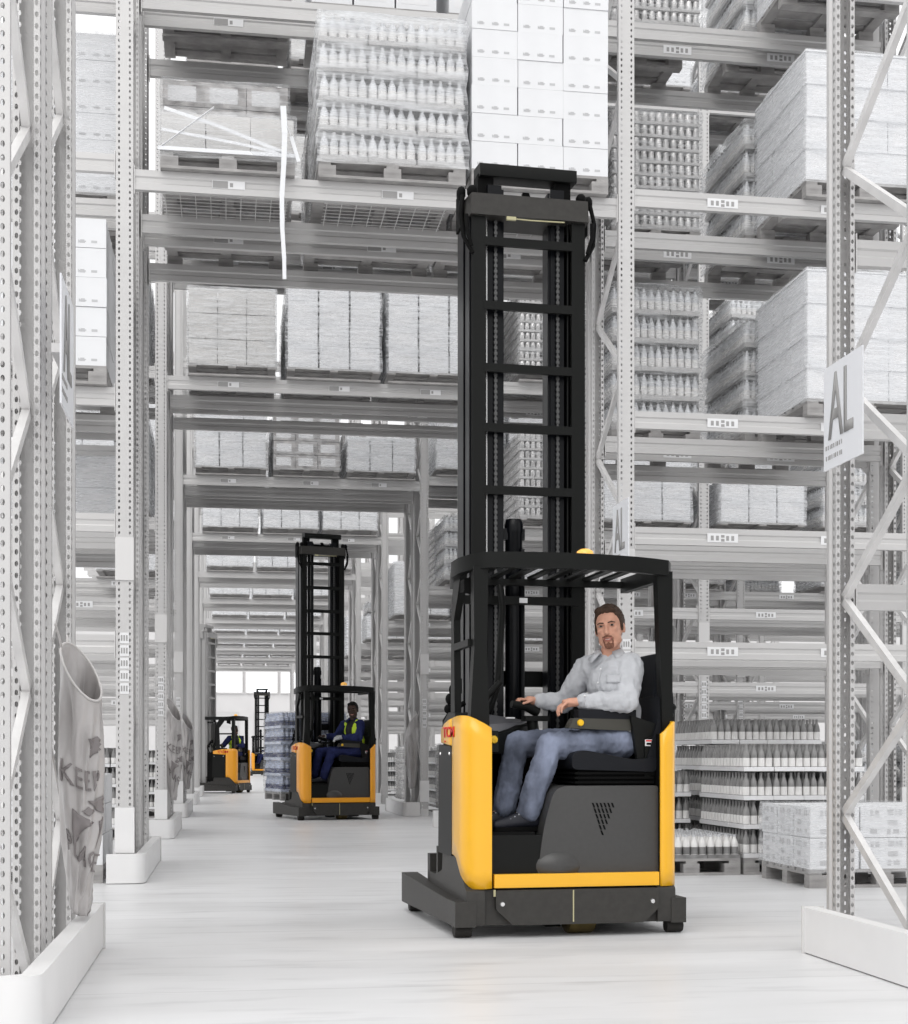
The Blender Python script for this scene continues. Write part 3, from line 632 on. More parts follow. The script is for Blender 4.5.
def make_collar():
    """A fold-over shirt collar, open at the throat, with two points."""
    m = MB(); C = CH['neck'] + V3((-.006, -.012, .026)); F = V3((FD.x, FD.y, 0)).normalized(); S = F.cross(V3((0, 0, 1)))
    for sx in (-1, 1):
        T0, T1, T2 = [], [], []
        for k in range(9):
            t = k / 8; a = PI * (.16 + .84 * t); d = F * math.cos(a) + S * sx * math.sin(a)
            front = (1 - t) ** 2
            T0.append(C + d * .060 + V3((0, 0, -.010 - .020 * front)))
            T1.append(C + d * .068 + V3((0, 0, .030 - .034 * front)))
            T2.append(C + d * (.098 + .030 * front) + S * sx * .018 * front + V3((0, 0, -.012 - .058 * front)))
        rows = [[m.bm.verts.new(p) for p in R] for R in (T0, T1, T2)]
        for A, B in zip(rows, rows[1:]):
            for k in range(8): m._f([A[k], A[k + 1], B[k + 1], B[k]])
    bmesh.ops.remove_doubles(m.bm, verts=m.bm.verts, dist=.001)
    return m.mesh('collar', SHIRT, 180)

def make_trousers():
    m = MB(); J = CH
    m.ell(J['pel'] - V3((0, 0, .01)), (.165, .178, .10), 18)
    for s in 'NF':
        m.cap(J['hip' + s], J['knee' + s], .100, .076); m.ell(J['knee' + s] + V3((0, 0, -.005)), (.078, .076, .078), 14)
        m.cap(J['knee' + s], J['ank' + s] - V3((0, 0, .012)), .076, .068)
    f1 = fold_fn(.011, 11, (1.4, 1, .8), 3); f2 = fold_fn(.004, 34)
    return remesh(m, 'trousers', .0085, 3, lambda c: f1(c) + f2(c), [JEANS])

def make_shoe(s):
    J = CH; a = J['ank' + s]; m = MB()
    d = V3((-1, -.22, 0)).normalized(); h = a + V3((.035, .01, -.055))
    z = .618
    def P(t, zz): q = h + d * t; return V3((q.x, q.y, zz))
    m.cap(P(.0, z + .015), P(.06, z + .02), .040, .042); m.cap(P(.06, z + .02), P(.20, z + .004), .042, .034); m.cap(P(.20, z + .004), P(.235, z), .034, .028)
    m.cap(P(.02, z + .03), P(.03, z + .075), .042, .044); m.cap(P(.05, z + .05), P(.15, z + .022), .036, .030)
    up = remesh(m, 'shoe', .006, 3, None, [SHOEM])
    m = MB()
    side = V3((-d.y, d.x, 0))
    pl = [(-.042, -.036), (.10, -.040), (.20, -.043), (.262, -.022), (.262, .022), (.20, .043), (.10, .040), (-.042, .036)]
    pts = rounded([tuple((h + d * u + side * w).xy) for u, w in pl], .02, 3)
    m.prism('z', pts, z - .035, z - .012); sole = m.mesh('sole', DEEP, 40)
    m = MB()
    for k in range(4):
        c = P(.075 + k * .027, z + .078 - k * .0125); m.tube([c - side * .026 - V3((0, 0, .010)), c, c + side * .026 - V3((0, 0, .010))], .0055, 6)
    lace = m.mesh('shoe_lace', SHOEB, 60)
    return up, sole, lace

def make_hair(full=True):
    m = MB(); m.ell(Hd(0, -.020, .036), (.0835, .100, .1015), 24, HM)
    bm = m.bm
    for co, no in ((Hd(0, .0, -.040), -UPV), (Hd(0, .052, .060), (FD * .93 - UPV * .36)), (Hd(0, .018, 0.0), (FD * .9 - UPV * .42))):
        r = bmesh.ops.bisect_plane(bm, geom=bm.verts[:] + bm.edges[:] + bm.faces[:], plane_co=co, plane_no=no, clear_outer=True)
        ed = [e for e in r['geom_cut'] if isinstance(e, bmesh.types.BMEdge)]
        if ed: bmesh.ops.contextual_create(bm, geom=ed)
    m.ell(Hd(0, .026, .094), (.058, .050, .028), 14, HM); m.ell(Hd(.03, .02, .097), (.04, .05, .026), 12, HM)
    for sx in (-1, 1): m.ell(Hd(sx * .072, .014, .008), (.008, .013, .036), 10, HM)
    return remesh(m, 'hair', .005, 2, fold_fn(.005, 60, (1, 1, .6)), [HAIRM])

def make_beard():
    m = MB()
    m.cap(Hd(-.027, .088, -.0520), Hd(0, .0965, -.0465), .0036, .0046); m.cap(Hd(.027, .088, -.0520), Hd(0, .0975, -.0465), .0042, .0052)
    for sx in (-1, 1): m.cap(Hd(sx * .029, .082, -.058), Hd(sx * .022, .071, -.096), .0030, .0060)
    m.ell(Hd(0, .068, -.100), (.028, .016, .018), 12, HM); m.cap(Hd(0, .086, -.086), Hd(0, .076, -.10), .0045, .010)
    return remesh(m, 'beard', .0035, 2, fold_fn(.002, 90), [BEARDM])
def small(fn):
    m = MB(); fn(m); return m
def make_face():
    """(name, mesh, label) of the small face pieces"""
    out = []
    for sx in (-1, 1):
        m = MB(); m.ell(Hd(sx * .0310, .0775, .0105), (.0130, .0072, .0050), 12, HM); out.append(('eye', m.mesh('eye', EYEW, 60)))
        m = MB(); m.ell(Hd(sx * .0310 - .001, .0822, .0108), (.0082, .0030, .0047), 10, HM); out.append(('iris', m.mesh('iris', IRIS, 60)))
        m = MB(); m.cap(Hd(sx * .014, .0890, .0255), Hd(sx * .033, .0875, .0290), .0036, .0040, 8); m.cap(Hd(sx * .033, .0875, .0290), Hd(sx * .050, .076, .0230), .0040, .0026, 8); out.append(('eyebrow', m.mesh('eyebrow', HAIRM, 60)))
    m = MB(); m.cap(Hd(-.023, .0860, -.0590), Hd(0, .0945, -.0600), .0028, .0036, 8); m.cap(Hd(.023, .0860, -.0590), Hd(0, .0945, -.0600), .0028, .0036, 8)
    m.cap(Hd(-.021, .0855, -.0640), Hd(0, .0920, -.0735), .0030, .0046, 8); m.cap(Hd(.021, .0855, -.0640), Hd(0, .0920, -.0735), .0030, .0046, 8); out.append(('lips', m.mesh('lips', LIPM, 60)))
    m = MB(); m.ell(Hd(0, .0885, -.0655), (.0165, .0045, .0036), 12, HM); out.append(('teeth', m.mesh('teeth', TEETH, 60)))
    return out
def make_vest():
    m = MB(); J = CH
    m.ell(J['waist'], (.160, .190, .17), 18); m.ell(J['chest'], (.158, .202, .168), 18)
    sd = (J['shN'] - J['shF']).normalized()
    m.cap(J['shF'] + sd * .06, J['shN'] - sd * .06, .088, .088); m.cap(J['chest'] + V3((0, 0, .08)), J['neck'] - V3((0, 0, .05)), .115, .080)
    me = remesh(m, 'vest', .010, 3, fold_fn(.006, 14), [NEON, VESTD])
    fwd = V3((-.78, -.62, 0)).normalized(); side = V3((.62, -.78, 0)).normalized()
    for p in me.polygons:
        c = p.center - J['chest']
        if (c.dot(fwd) > 0 and abs(c.dot(side)) < .075) : p.material_index = 1
    return me

PERSON = {}
def person(label, loc, rz, skin, hair, shirt, trouser, beard=False, vest=False, glove=None, group='truck drivers'):
    if not PERSON:
        PERSON.update(body=make_body(), shirt=make_shirt(), collar=make_collar(), trousers=make_trousers(), hair=make_hair(), beard=make_beard(), face=make_face(), vest=make_vest(), shoes=[make_shoe('N'), make_shoe('F')])
    def use(key, name, m, parent):
        o = obj(name, PERSON[key] if isinstance(key, str) else key, parent)
        if m is not None:
            o.material_slots[0].link = 'OBJECT'; o.material_slots[0].material = m
        return o
    b = obj('person', PERSON['body']); b.location = loc; b.rotation_euler = (0, 0, rz); tag(b, label, 'person', group)
    b.material_slots[0].link = 'OBJECT'; b.material_slots[0].material = skin
    s = use('shirt', 'shirt', shirt, b); cl = use('collar', 'collar', shirt, s); md = cl.modifiers.new('thickness', 'SOLIDIFY'); md.thickness = .004; md.offset = 0
    pl = PERSON.get('placket')
    if pl is None:
        from mathutils.bvhtree import BVHTree
        me = PERSON['shirt']; bv = BVHTree.FromPolygons([v.co for v in me.vertices], [tuple(p.vertices) for p in me.polygons])
        fw = V3((-.74, -.67, 0)).normalized(); base = V3((.355, .40, 0)); P = []
        for k in range(15):
            z = 1.565 - k * .027; h = bv.ray_cast(base + fw * .6 + V3((0, 0, z)), -fw)
            if h[0] is not None: P.append(h[0] + fw * .002)
        m = MB(); m.tube(P, .0045, 6); PERSON['placket'] = pl = m.mesh('placket', SHIRTP, 60)
        PERSON['buttons'] = []
        for p in P[2::3]:
            m = MB(); m.ell(p + fw * .004, (.007, .007, .007), 8); PERSON['buttons'].append(m.mesh('button', LABELW, 60))
        # chest pocket flap on the near breast
        sd = V3((.67, -.74, 0)); m = MB(); rows = []
        for a in range(6):
            R = []
            for c in range(5):
                h = bv.ray_cast(base + sd * (.055 + .018 * a) + fw * .6 + V3((0, 0, 1.475 - .012 * c)), -fw)
                R.append(m.bm.verts.new((h[0] if h[0] is not None else base) + fw * .004))
            rows.append(R)
        for A, B in zip(rows, rows[1:]):
            for c in range(4): m._f([A[c], A[c + 1], B[c + 1], B[c]])
        PERSON['flap'] = m.mesh('pocket_flap', SHIRT, 180)
    if not vest:
        use('placket', 'placket', shirt if shirt is not SHIRT else SHIRTP, s)
        for q in PERSON['buttons']: obj('button', q, s)
        fl = use('flap', 'pocket_flap', shirt, s); md = fl.modifiers.new('thickness', 'SOLIDIFY'); md.thickness = .003; md.offset = 0
    use('trousers', 'trousers', trouser, b); use('hair', 'hair', hair, b)
    for up, sole, lace in PERSON['shoes']:
        o = obj('shoe', up, b); obj('sole', sole, o); obj('shoe_lace', lace, o)
    for n, me in PERSON['face']:
        use(me, n, hair if n == 'eyebrow' else None, b)
    if beard: use('beard', 'beard', None, b)
    if vest: use('vest', 'safety_vest', None, b)
    if glove:
        for w in ('wrN', 'wrF'):
            m = MB(); c = CH[w] + V3((-.065, .008, -.008)); m.cap(CH[w] + V3((-.01, 0, 0)), c, .034, .040); m.ell(c + V3((-.02, 0, -.012)), (.052, .045, .032), 14)
            for k in range(4): finger(m, c + V3((-.035, -.034 + k * .022, -.01)), [(-.7, 0, -.6), (-.2, 0, -1)], (.035, .03), .0125)
            finger(m, c + V3((.0, -.03, 0)), [(-.6, -.6, -.3), (-.9, 0, -.4)], (.03, .03), .013)
            obj('glove', remesh(m, 'glove', .006, 2, None, [glove]), b)
    return b

# ------------------------------------------------------------------ floor, end wall, light, camera
def floor_material():
    m = mat('polished_concrete', (0.80, 0.80, 0.805), 0.32, 0, 0.35)
    nt = m.node_tree; b = nt.nodes['Principled BSDF']; L = nt.links
    tc = nt.nodes.new('ShaderNodeTexCoord'); mp = nt.nodes.new('ShaderNodeMapping'); mp.inputs['Scale'].default_value = (0.25, 1.2, 1)
    L.new(tc.outputs['Object'], mp.inputs['Vector'])
    n = nt.nodes.new('ShaderNodeTexNoise'); n.inputs['Scale'].default_value = 1.4; n.inputs['Detail'].default_value = 6; n.inputs['Roughness'].default_value = 0.6
    L.new(mp.outputs['Vector'], n.inputs['Vector'])
    r = nt.nodes.new('ShaderNodeValToRGB'); r.color_ramp.elements[0].position = 0.3; r.color_ramp.elements[1].position = 0.72
    r.color_ramp.elements[0].color = (0.625, 0.625, 0.63, 1); r.color_ramp.elements[1].color = (0.755, 0.755, 0.765, 1)
    L.new(n.outputs['Fac'], r.inputs['Fac'])
    # scuffs
    n3 = nt.nodes.new('ShaderNodeTexNoise'); n3.inputs['Scale'].default_value = 6; n3.inputs['Detail'].default_value = 8
    L.new(mp.outputs['Vector'], n3.inputs['Vector'])
    r3 = nt.nodes.new('ShaderNodeValToRGB'); r3.color_ramp.elements[0].position = 0.30; r3.color_ramp.elements[1].position = 0.46
    r3.color_ramp.elements[0].color = (0.86, 0.86, 0.86, 1); r3.color_ramp.elements[1].color = (1, 1, 1, 1)
    L.new(n3.outputs['Fac'], r3.inputs['Fac'])
    mx0 = nt.nodes.new('ShaderNodeMix'); mx0.data_type = 'RGBA'; mx0.blend_type = 'MULTIPLY'; mx0.inputs[0].default_value = 1
    L.new(r.outputs['Color'], mx0.inputs[6]); L.new(r3.outputs['Color'], mx0.inputs[7])
    # saw-cut joints across the passage, every 2.1 m
    sp = nt.nodes.new('ShaderNodeSeparateXYZ'); L.new(tc.outputs['Object'], sp.inputs[0])
    def M(op, a, bb=None):
        k = nt.nodes.new('ShaderNodeMath'); k.operation = op
        for i, v in enumerate((a, bb)):
            if v is None: continue
            if isinstance(v, (int, float)): k.inputs[i].default_value = v
            else: L.new(v, k.inputs[i])
        return k.outputs[0]
    fy = M('ABSOLUTE', M('SUBTRACT', M('FRACT', M('DIVIDE', M('ADD', sp.outputs['Y'], 1.08), 2.1)), 0.5))
    fx = M('ABSOLUTE', M('SUBTRACT', M('FRACT', M('DIVIDE', M('ADD', sp.outputs['X'], 2.6), 6.0)), 0.5))
    j = M('LESS_THAN', fy, 0.0045)
    mx = nt.nodes.new('ShaderNodeMix'); mx.data_type = 'RGBA'; L.new(M('MULTIPLY', j, 0.35), mx.inputs[0]); L.new(mx0.outputs[2], mx.inputs[6]); mx.inputs[7].default_value = (0.42, 0.42, 0.42, 1)
    L.new(mx.outputs[2], b.inputs['Base Color'])
    rr = nt.nodes.new('ShaderNodeMapRange'); rr.inputs['To Min'].default_value = 0.24; rr.inputs['To Max'].default_value = 0.5
    L.new(n.outputs['Fac'], rr.inputs['Value']); L.new(rr.outputs['Result'], b.inputs['Roughness'])
    return m
m = MB(); m.box(-30, 50, -12, 99, -0.2, 0.0); struct(m.build('floor', floor_material()))
m = MB(); m.box(-30, 50, 97, 97.4, 0, 12); struct(m.build('wall_back', WALLM))
for k, (x0, x1) in enumerate(((-1.2, 0.9), (1.2, 3.2), (3.5, 5.4))):
    m = MB(); m.box(x0, x1, 96.93, 96.999, 5.3, 6.6); w = struct(m.build('window_%d' % (k + 1), LITWIN))
    m = MB(); m.box(x0 - .08, x0, 96.88, 96.999, 5.2, 6.7); m.box(x1, x1 + .08, 96.88, 96.999, 5.2, 6.7); m.box(x0, x1, 96.88, 96.999, 5.2, 5.3); m.box(x0, x1, 96.88, 96.999, 6.6, 6.7)
    m.build('window_frame', PLATEG, w)
for k, x in enumerate((-0.6, 3.0)):
    m = MB()
    for q in range(8): m.box(x - 1.3, x + 1.3, 96.93, 96.99, 0.0 + q * 0.5, 0.485 + q * 0.5)
    d = struct(m.build('door_%d' % (k + 1), DOORM)); m = MB(); m.box(x - .1, x + .1, 96.90, 96.93, 1.0, 1.06); m.build('door_handle', LABELD, d)

w = bpy.data.worlds.new('World'); SC.world = w; w.use_nodes = True
nt = w.node_tree; bg = nt.nodes['Background']
tc = nt.nodes.new('ShaderNodeTexCoord'); sp = nt.nodes.new('ShaderNodeSeparateXYZ'); nt.links.new(tc.outputs['Generated'], sp.inputs[0])
cr = nt.nodes.new('ShaderNodeValToRGB'); cr.color_ramp.elements[0].position = 0.35; cr.color_ramp.elements[1].position = 0.9
cr.color_ramp.elements[0].color = (0.78, 0.785, 0.80, 1); cr.color_ramp.elements[1].color = (1.0, 1.0, 1.0, 1)
mr = nt.nodes.new('ShaderNodeMapRange'); mr.inputs['From Min'].default_value = -1; nt.links.new(sp.outputs['Z'], mr.inputs['Value']); nt.links.new(mr.outputs['Result'], cr.inputs['Fac'])
nt.links.new(cr.outputs['Color'], bg.inputs['Color']); bg.inputs['Strength'].default_value = 1.25
su = bpy.data.lights.new('roof_daylight', 'SUN'); su.energy = 1.3; su.angle = math.radians(50); su.color = (1.0, 0.99, 0.97)
so = bpy.data.objects.new('roof_daylight', su); COL.objects.link(so); so.rotation_euler = (math.radians(38), math.radians(-22), 0)

TH = math.atan(226 / 1450)
cam = bpy.data.cameras.new('camera'); co = bpy.data.objects.new('camera', cam); COL.objects.link(co)
co.location = (0, 0, 1.0); co.rotation_euler = (PI / 2, 0, -TH)
cam.sensor_width = 36; cam.lens = 1450 / 1024 * 36; cam.shift_y = 245 / 1024; cam.clip_end = 400; cam.clip_start = 0.05
SC.camera = co
vs = SC.view_settings; vs.view_transform = 'Standard'; vs.look = 'None'; vs.gamma = 1; vs.use_curve_mapping = False; vs.exposure = 0.0
SC.cycles.transparent_max_bounces = 24
SC.cycles.max_bounces = 8

# ------------------------------------------------------------------ racking
ORD = ['', 'first', 'second', 'third', 'fourth', 'fifth', 'sixth', 'seventh', 'eighth', 'ninth', 'tenth', 'eleventh', 'twelfth']
ROWY = {k: 5.45 + 6.3 * (k - 1) for k in range(1, 13)}
XL, XR, BAY, FD_, GAP = -0.81, 3.29, 2.8, 1.05, 0.20
H = 10.4
def upright_mb(m, y0, flip):
    s = -1 if flip else 1
    p = [(-.03, .10), (-.055, .10), (-.055, .045), (-.0675, .035), (-.0675, 0), (.0675, 0), (.0675, .035), (.055, .045), (.055, .10), (.03, .10)]
    m.ribbon('z', [(x, y0 + s * y) for x, y in (p if not flip else p[::-1])], .0045, 0.0, H)
m = MB(); upright_mb(m, 0, False); UPR = m.mesh('upright', PERF)
m = MB(); m.bar((0, 0.085, 0), (0, FD_ - 0.085, 0.6), 0.035, 0.045); BR_A = m.mesh('brace', BRACEST)
m = MB(); m.bar((0, 0.085, 0.6), (0, FD_ - 0.085, 0), 0.035, 0.045); BR_B = m.mesh('brace', BRACEST)
m = MB(); m.box(-.072, .072, -.006, .13, 0.0, 0.012); m.box(-.07, .07, -.006, -.001, 0.012, .12); FOOT = m.mesh('foot_plate', PLATEG)
m = MB(); m.ribbon('z', [(-.076, .05), (-.076, -.008), (.076, -.008), (.076, .05)], .006, .24, .60); CGUARD = m.mesh('column_guard', GUARDW)
m = MB(); m.box(-.072, .072, -.010, -.002, 2.40, 2.74); SPL = m.mesh('splice_plate', PLATEG)
m = MB(); m.mi = 0
for k in range(5): m.box(-.035, .035, -.004, -.0005, 1.50 + k * .10, 1.585 + k * .10)
m.mi = 1
for k in range(5):
    for q in range(3): m.box(-.028 + q * .02, -.016 + q * .02, -.005, -.0035, 1.52 + k * .10, 1.565 + k * .10)
STK = m.mesh('location_stickers', [LABELW, LABELD])
def far_frame_mesh(flip):
    m = MB(); upright_mb(m, 0, False); upright_mb(m, FD_, True); m.mi = 1
    for k in range(17):
        a, b = (.085, FD_ - .085) if (k % 2 == 0) != flip else (FD_ - .085, .085)
        m.bar((0, a, .1 + k * .6), (0, b, .7 + k * .6), .035, .045)
    return m.mesh('rack_upright', [PERF, BRACEST])
FARF = {False: far_frame_mesh(False), True: far_frame_mesh(True)}
def frame(row, x, half, where):
    """One upright frame: two uprights and their lacing. half 0 = front rack of the row, 1 = back rack."""
    y = ROWY[row] + half * (FD_ + GAP)
    lab = 'grey steel rack frame, %s rack row, %s, %s rack' % (ORD[row], where, 'back' if half else 'front')
    grp = 'rack upright frames'
    flip = half == 0
    if row >= 5:
        o = obj('rack_upright', FARF[flip], None, (x, y, 0)); tag(o, lab, 'rack frame', grp); return o
    t = thing('rack_upright', lab, 'rack frame', (x, y, 0), 0, grp)
    obj('upright', UPR, t); u = obj('upright', UPR, t, (0, FD_, 0)); u.rotation_euler = (0, 0, PI)
    for k in range(17):
        up = (k % 2 == 0) != flip
        obj('brace', BR_A if up else BR_B, t, (0, 0, 0.1 + k * .6 - (.02 if True else 0)))
    obj('foot_plate', FOOT, t); f = obj('foot_plate', FOOT, t, (0, FD_, 0)); f.rotation_euler = (0, 0, PI)
    if half == 0 and 2 <= row <= 4:
        obj('column_guard', CGUARD, t); obj('splice_plate', SPL, t); obj('location_stickers', STK, t)
    return t

RACK_BEAMS = []
def rack_beams(row, x0, x1, levels, where, halves=(0, 1), tunnel=False):
    for hf in halves:
        for fb in (0, 1):
            y = ROWY[row] + hf * (FD_ + GAP) + (0.02 if fb == 0 else FD_ - 0.07)
            for li, z in enumerate(levels):
                nm = ['front-most', 'second from the front', 'third from the front', 'rearmost'][hf * 2 + fb]
                lv = (['lower', 'upper', 'topmost'] if tunnel else ['lowest', 'second', 'third', 'fourth', 'top', 'overhead'])[li]
                RACK_BEAMS.append((x0 + .072, x1 - .072, y, z, row, '%s rack beam, %s, %s rack row, %s level, %s' % ('long grey' if tunnel else 'grey', where, ORD[row], lv, nm), hf * 2 + fb, tunnel))
LEV = [1.97, 2.93, 3.90, 5.76, 7.66]
LEVT = [5.67, 7.60]
for row in range(1, 13):
    for hf in (0, 1):
        frame(row, XL - (.04 if row == 1 else 0), hf, 'left of the passage'); frame(row, XR + (.11 if row == 1 else 0), hf, 'right of the passage')
    if row > 1: rack_beams(row, XL, XR, LEVT + ([9.50] if row == 3 else []), 'over the passage', tunnel=True)
    nb = {1: 1, 2: 1, 3: 3, 4: 4, 5: 4, 6: 4, 7: 3, 8: 2}.get(row, 1)
    for b in range(nb):
        if row == 1: rack_beams(1, XR + .11, XR + BAY, LEV[:3], 'first bay right', (1,))
        else: rack_beams(row, XR + b * BAY, XR + (b + 1) * BAY, LEV + ([9.50] if row == 3 else []), '%s bay right' % ORD[b + 1])
        if row > 1:
            for hf in (0, 1):
                frame(row, XR + (b + 1) * BAY, hf, 'far end of the %s right bay' % ORD[b + 1])
    if row == 1: rack_beams(1, XL - BAY - .04, XL - .04, LEV[:3], 'bay left', (1,))
    elif row <= 6: rack_beams(row, XL - BAY, XL, [1.97, 2.93, 3.93, 5.78, 7.66], 'bay left')
def beam_mb(m, L, h):
    m.prism('x', [(0, 0), (0, h * .32), (.008, h * .40), (.008, h * .60), (0, h * .68), (0, h), (.05, h), (.05, 0)], 0, L)
def beam_label(big):
    m = MB()
    w, hh = (.27, .075) if big else (.26, .065)
    m.box(0, w, -.004, -.0006, -.115, -.115 + hh); m.mi = 1
    if big:
        for q in range(5):
            if q != 2: m.box(.03 + q * .045, .055 + q * .045, -.005, -.0035, -.10, -.06)
            else: m.box(.03 + q * .045, .06 + q * .045, -.005, -.0035, -.108, -.085); m.box(.03 + q * .045, .06 + q * .045, -.005, -.0035, -.075, -.052)
    else:
        m.box(.004, .125, -.005, -.0035, -.112, -.055); m.box(.14, .165, -.005, -.0035, -.100, -.068)
    return m.mesh('location_label', [LABELW, LABELD])
RLAB = {True: beam_label(True), False: beam_label(False)}
RM = {}
RACK_BEAMS.sort(key=lambda r: (r[2], abs(r[0])))
keep, rest = [], []
for r in RACK_BEAMS:
    # the stretch of the racking that shows largest comes first; what is far and high up goes into one object
    (keep if len(keep) < 300 and not (r[4] >= 7 and not r[7]) else rest).append(r)
for x0, x1, y, z, row, lab, face, tun in keep:
    L = round(x1 - x0, 3); h = .16 if tun else .145
    if (L, h) not in RM:
        m = MB(); beam_mb(m, L, h); m.transform(Matrix.Translation((0, 0, -h))); a = m.mesh('rack_beam', BEAMST)
        m = MB(); m.box(0.0, .006, -.012, .055, -h - .04, .03); e = m.mesh('end_plate', PLATEG)
        RM[(L, h)] = (a, e)
    a, e = RM[(L, h)]
    o = obj('rack_beam', a, None, (x0, y, z)); tag(o, lab, 'rack beam', 'rack beams', 'thing')  # horizontal beam that carries the pallets between two rack frames
    if face in (1, 3): o.location.y = y
    if row <= 6: [obj('end_plate', e, o, (q, 0, 0)) for q in (0, L - .006)]
    if face in (0, 2) and row <= 6: [obj('location_label', RLAB[not tun], o, (L * t, 0, 0)) for t in ((.155, .50, .79) if tun else (.24, .62))]
m = MB()
for x0, x1, y, z, row, lab, face, tun in rest: m.box(x0, x1, y, y + .05, z - .15, z)
tag(m.build('rack_beam', BEAMST), 'grey rack beams of the farther rack rows, receding behind the nearer ones', 'rack beam', None, 'stuff')

# end protectors: a white steel kerb round the foot of each row end
def protector(side, y0, y1, label):
    s = side
    t = thing('rack_end_protector', label, 'rack end protector', (XL if s < 0 else XR, y0, 0), 0, 'white rack end protectors')
    inn = (-0.645 - XL) if s < 0 else (2.90 - XR)   # passage-side face
    o = -s                                            # towards the passage
    L = y1 - y0
    if s < 0: a, b = -0.115, 0.165
    m = MB()
    w = .075
    f = inn; g = inn - o * w
    pts = [(f, L), (f, .10)]
    for k in range(1, 7): an = PI / 2 * k / 6; pts.append((f - o * .10 * (1 - math.cos(an)), .10 - .10 * math.sin(an)))
    pts += [(f - o * .30, 0.0), (f - o * .30, .055), (f - o * .13, .055), (g, .085), (g, L)]
    m.prism('z', pts, 0.006, .235); kb = m.build('kerb', GUARDW, t, bev=.006)
    m = MB(); m.prism('z', [(f + o * .012, L + .0), (f + o * .012, L + .012), (g - o * .03, L + .012), (g - o * .03, L)], 0.0, .240); m.build('end_plate', PLATEG, t)
    return t
for row in range(1, 13):
    if row == 1:
        protector(-1, 5.2, 7.77, 'white rack end protector beside the hanging grey sack, nearest on the left')
        protector(1, 4.6, 7.02, 'white rack end protector under the big AL sign, nearest on the right')
        continue
    protector(-1, ROWY[row] - .09, ROWY[row] + 2.45, 'white rack end protector at the foot of the %s rack row, left of the passage' % ORD[row])
    protector(1, ROWY[row] - .09, ROWY[row] + 2.45, 'white rack end protector at the foot of the %s rack row, right of the passage' % ORD[row])

# ------------------------------------------------------------------ aisle signs
def sign(loc, s, label):
    """A board in the plane of the passage; s = +1 faces -x (right-hand racks), -1 faces +x."""
    t = thing('aisle_sign', label, 'sign', loc, 0, 'aisle signs')
    m = MB(); m.box(-.004, .004, 0, .48, 0, .55); bd = m.build('sign_board', SIGNW, t, bev=.002)
    if s > 0:
        O, U = (-.006, .415, .155), (0, -1, 0)
    else:
        O, U = (.006, .065, .155), (0, 1, 0)
    text_part('sign_letters', 'AL', SIGNT, t, O, U, (0, 0, 1), .345, .31, bold=.012, depth=.002)
    m = MB()
    for r in range(2):
        for k in range(9):
            y = .455 - k * .024
            if s < 0: y = .48 - y
            m.box(-.0065 if s > 0 else .003, -.003 if s > 0 else .0065, y - .017, y - .003 - .004 * ((k * 7 + r) % 3), .105 - r * .055, .128 - r * .055)
    m.build('small_print', LABELD, t)
    m = MB(); m.box(*((.005, .05) if s > 0 else (-.05, -.005)), .10, .38, .24, .28); m.build('sign_bracket', PLATEG, t)
    return t
sign((3.175, 6.93, 2.535), 1, 'white aisle sign reading AL on the nearest right-hand rack frame')
s2 = sign((3.175, 11.27, 2.535), 1, 'white aisle sign reading AL on the rack frame behind the near truck')
sign((-0.700, 6.32, 2.50), -1, 'white aisle sign turned edge-on above the grey sack')

# ------------------------------------------------------------------ pallets and loads
PH = .144
def pallet_mesh(W, D):
    m = MB(); nb = 7; w = D / (nb + (nb - 1) * .35)
    for k in range(nb):
        y = -D / 2 + k * w * 1.35; m.box(-W / 2, W / 2, y, y + w, PH - .022, PH)
    for x in (-W / 2, -.05, W / 2 - .10): m.box(x, x + .10, -D / 2, D / 2, PH - .044, PH - .022)
    for y in (-D / 2, -.05, D / 2 - .10): m.box(-W / 2, W / 2, y, y + .10, 0, .022)
    return m.mesh('pallet', WOOD)
def block_mesh(W, D):
    m = MB(); m.box(-.07, .07, -.05, .05, .022, PH - .044); m.bevel(.004, 1); return m.mesh('pallet_block', WOOD)
_PC = {}
def add_pallet(root, W, D, fine=True):
    if (W, D) not in _PC: _PC[(W, D)] = (pallet_mesh(W, D), block_mesh(W, D))
    p, b = _PC[(W, D)]
    o = obj('pallet', p, root)
    if fine:
        for x in (-W / 2 + .07, 0, W / 2 - .07):
            for y in (-D / 2 + .05, 0, D / 2 - .05): obj('pallet_block', b, o, (x, y, 0))
    return o
def film_mesh(W, D, H, material, amp=.012, top=True, seed=0, n=26, bulge=.02):
    m = MB(); per = []
    for k in range(n): per.append((-W / 2 + W * k / n, -D / 2))
    for k in range(n): per.append((W / 2, -D / 2 + D * k / n))
    for k in range(n): per.append((W / 2 - W * k / n, D / 2))
    for k in range(n): per.append((-W / 2, D / 2 - D * k / n))
    nz = 18; rows = []
    for j in range(nz + 1):
        z = PH * .8 + (H - PH * .8) * j / nz; R = []
        for (x, y) in per:
            v = noise.noise(Vector((x * 3 + seed, y * 3, z * 9 + (x + y) * 2)))
            k = 1 + (amp * v + bulge * (.4 if j == nz else 1) * .6) / (W / 2)
            R.append(m.bm.verts.new((x * k, y * k, z + amp * .6 * v)))
        rows.append(R)
    N = len(per)
    for A, B in zip(rows, rows[1:]):
        for k in range(N): m._f([A[k], A[(k + 1) % N], B[(k + 1) % N], B[k]])
    if top: m._f(rows[-1])
    return m.mesh('stretch_film', material, 180)
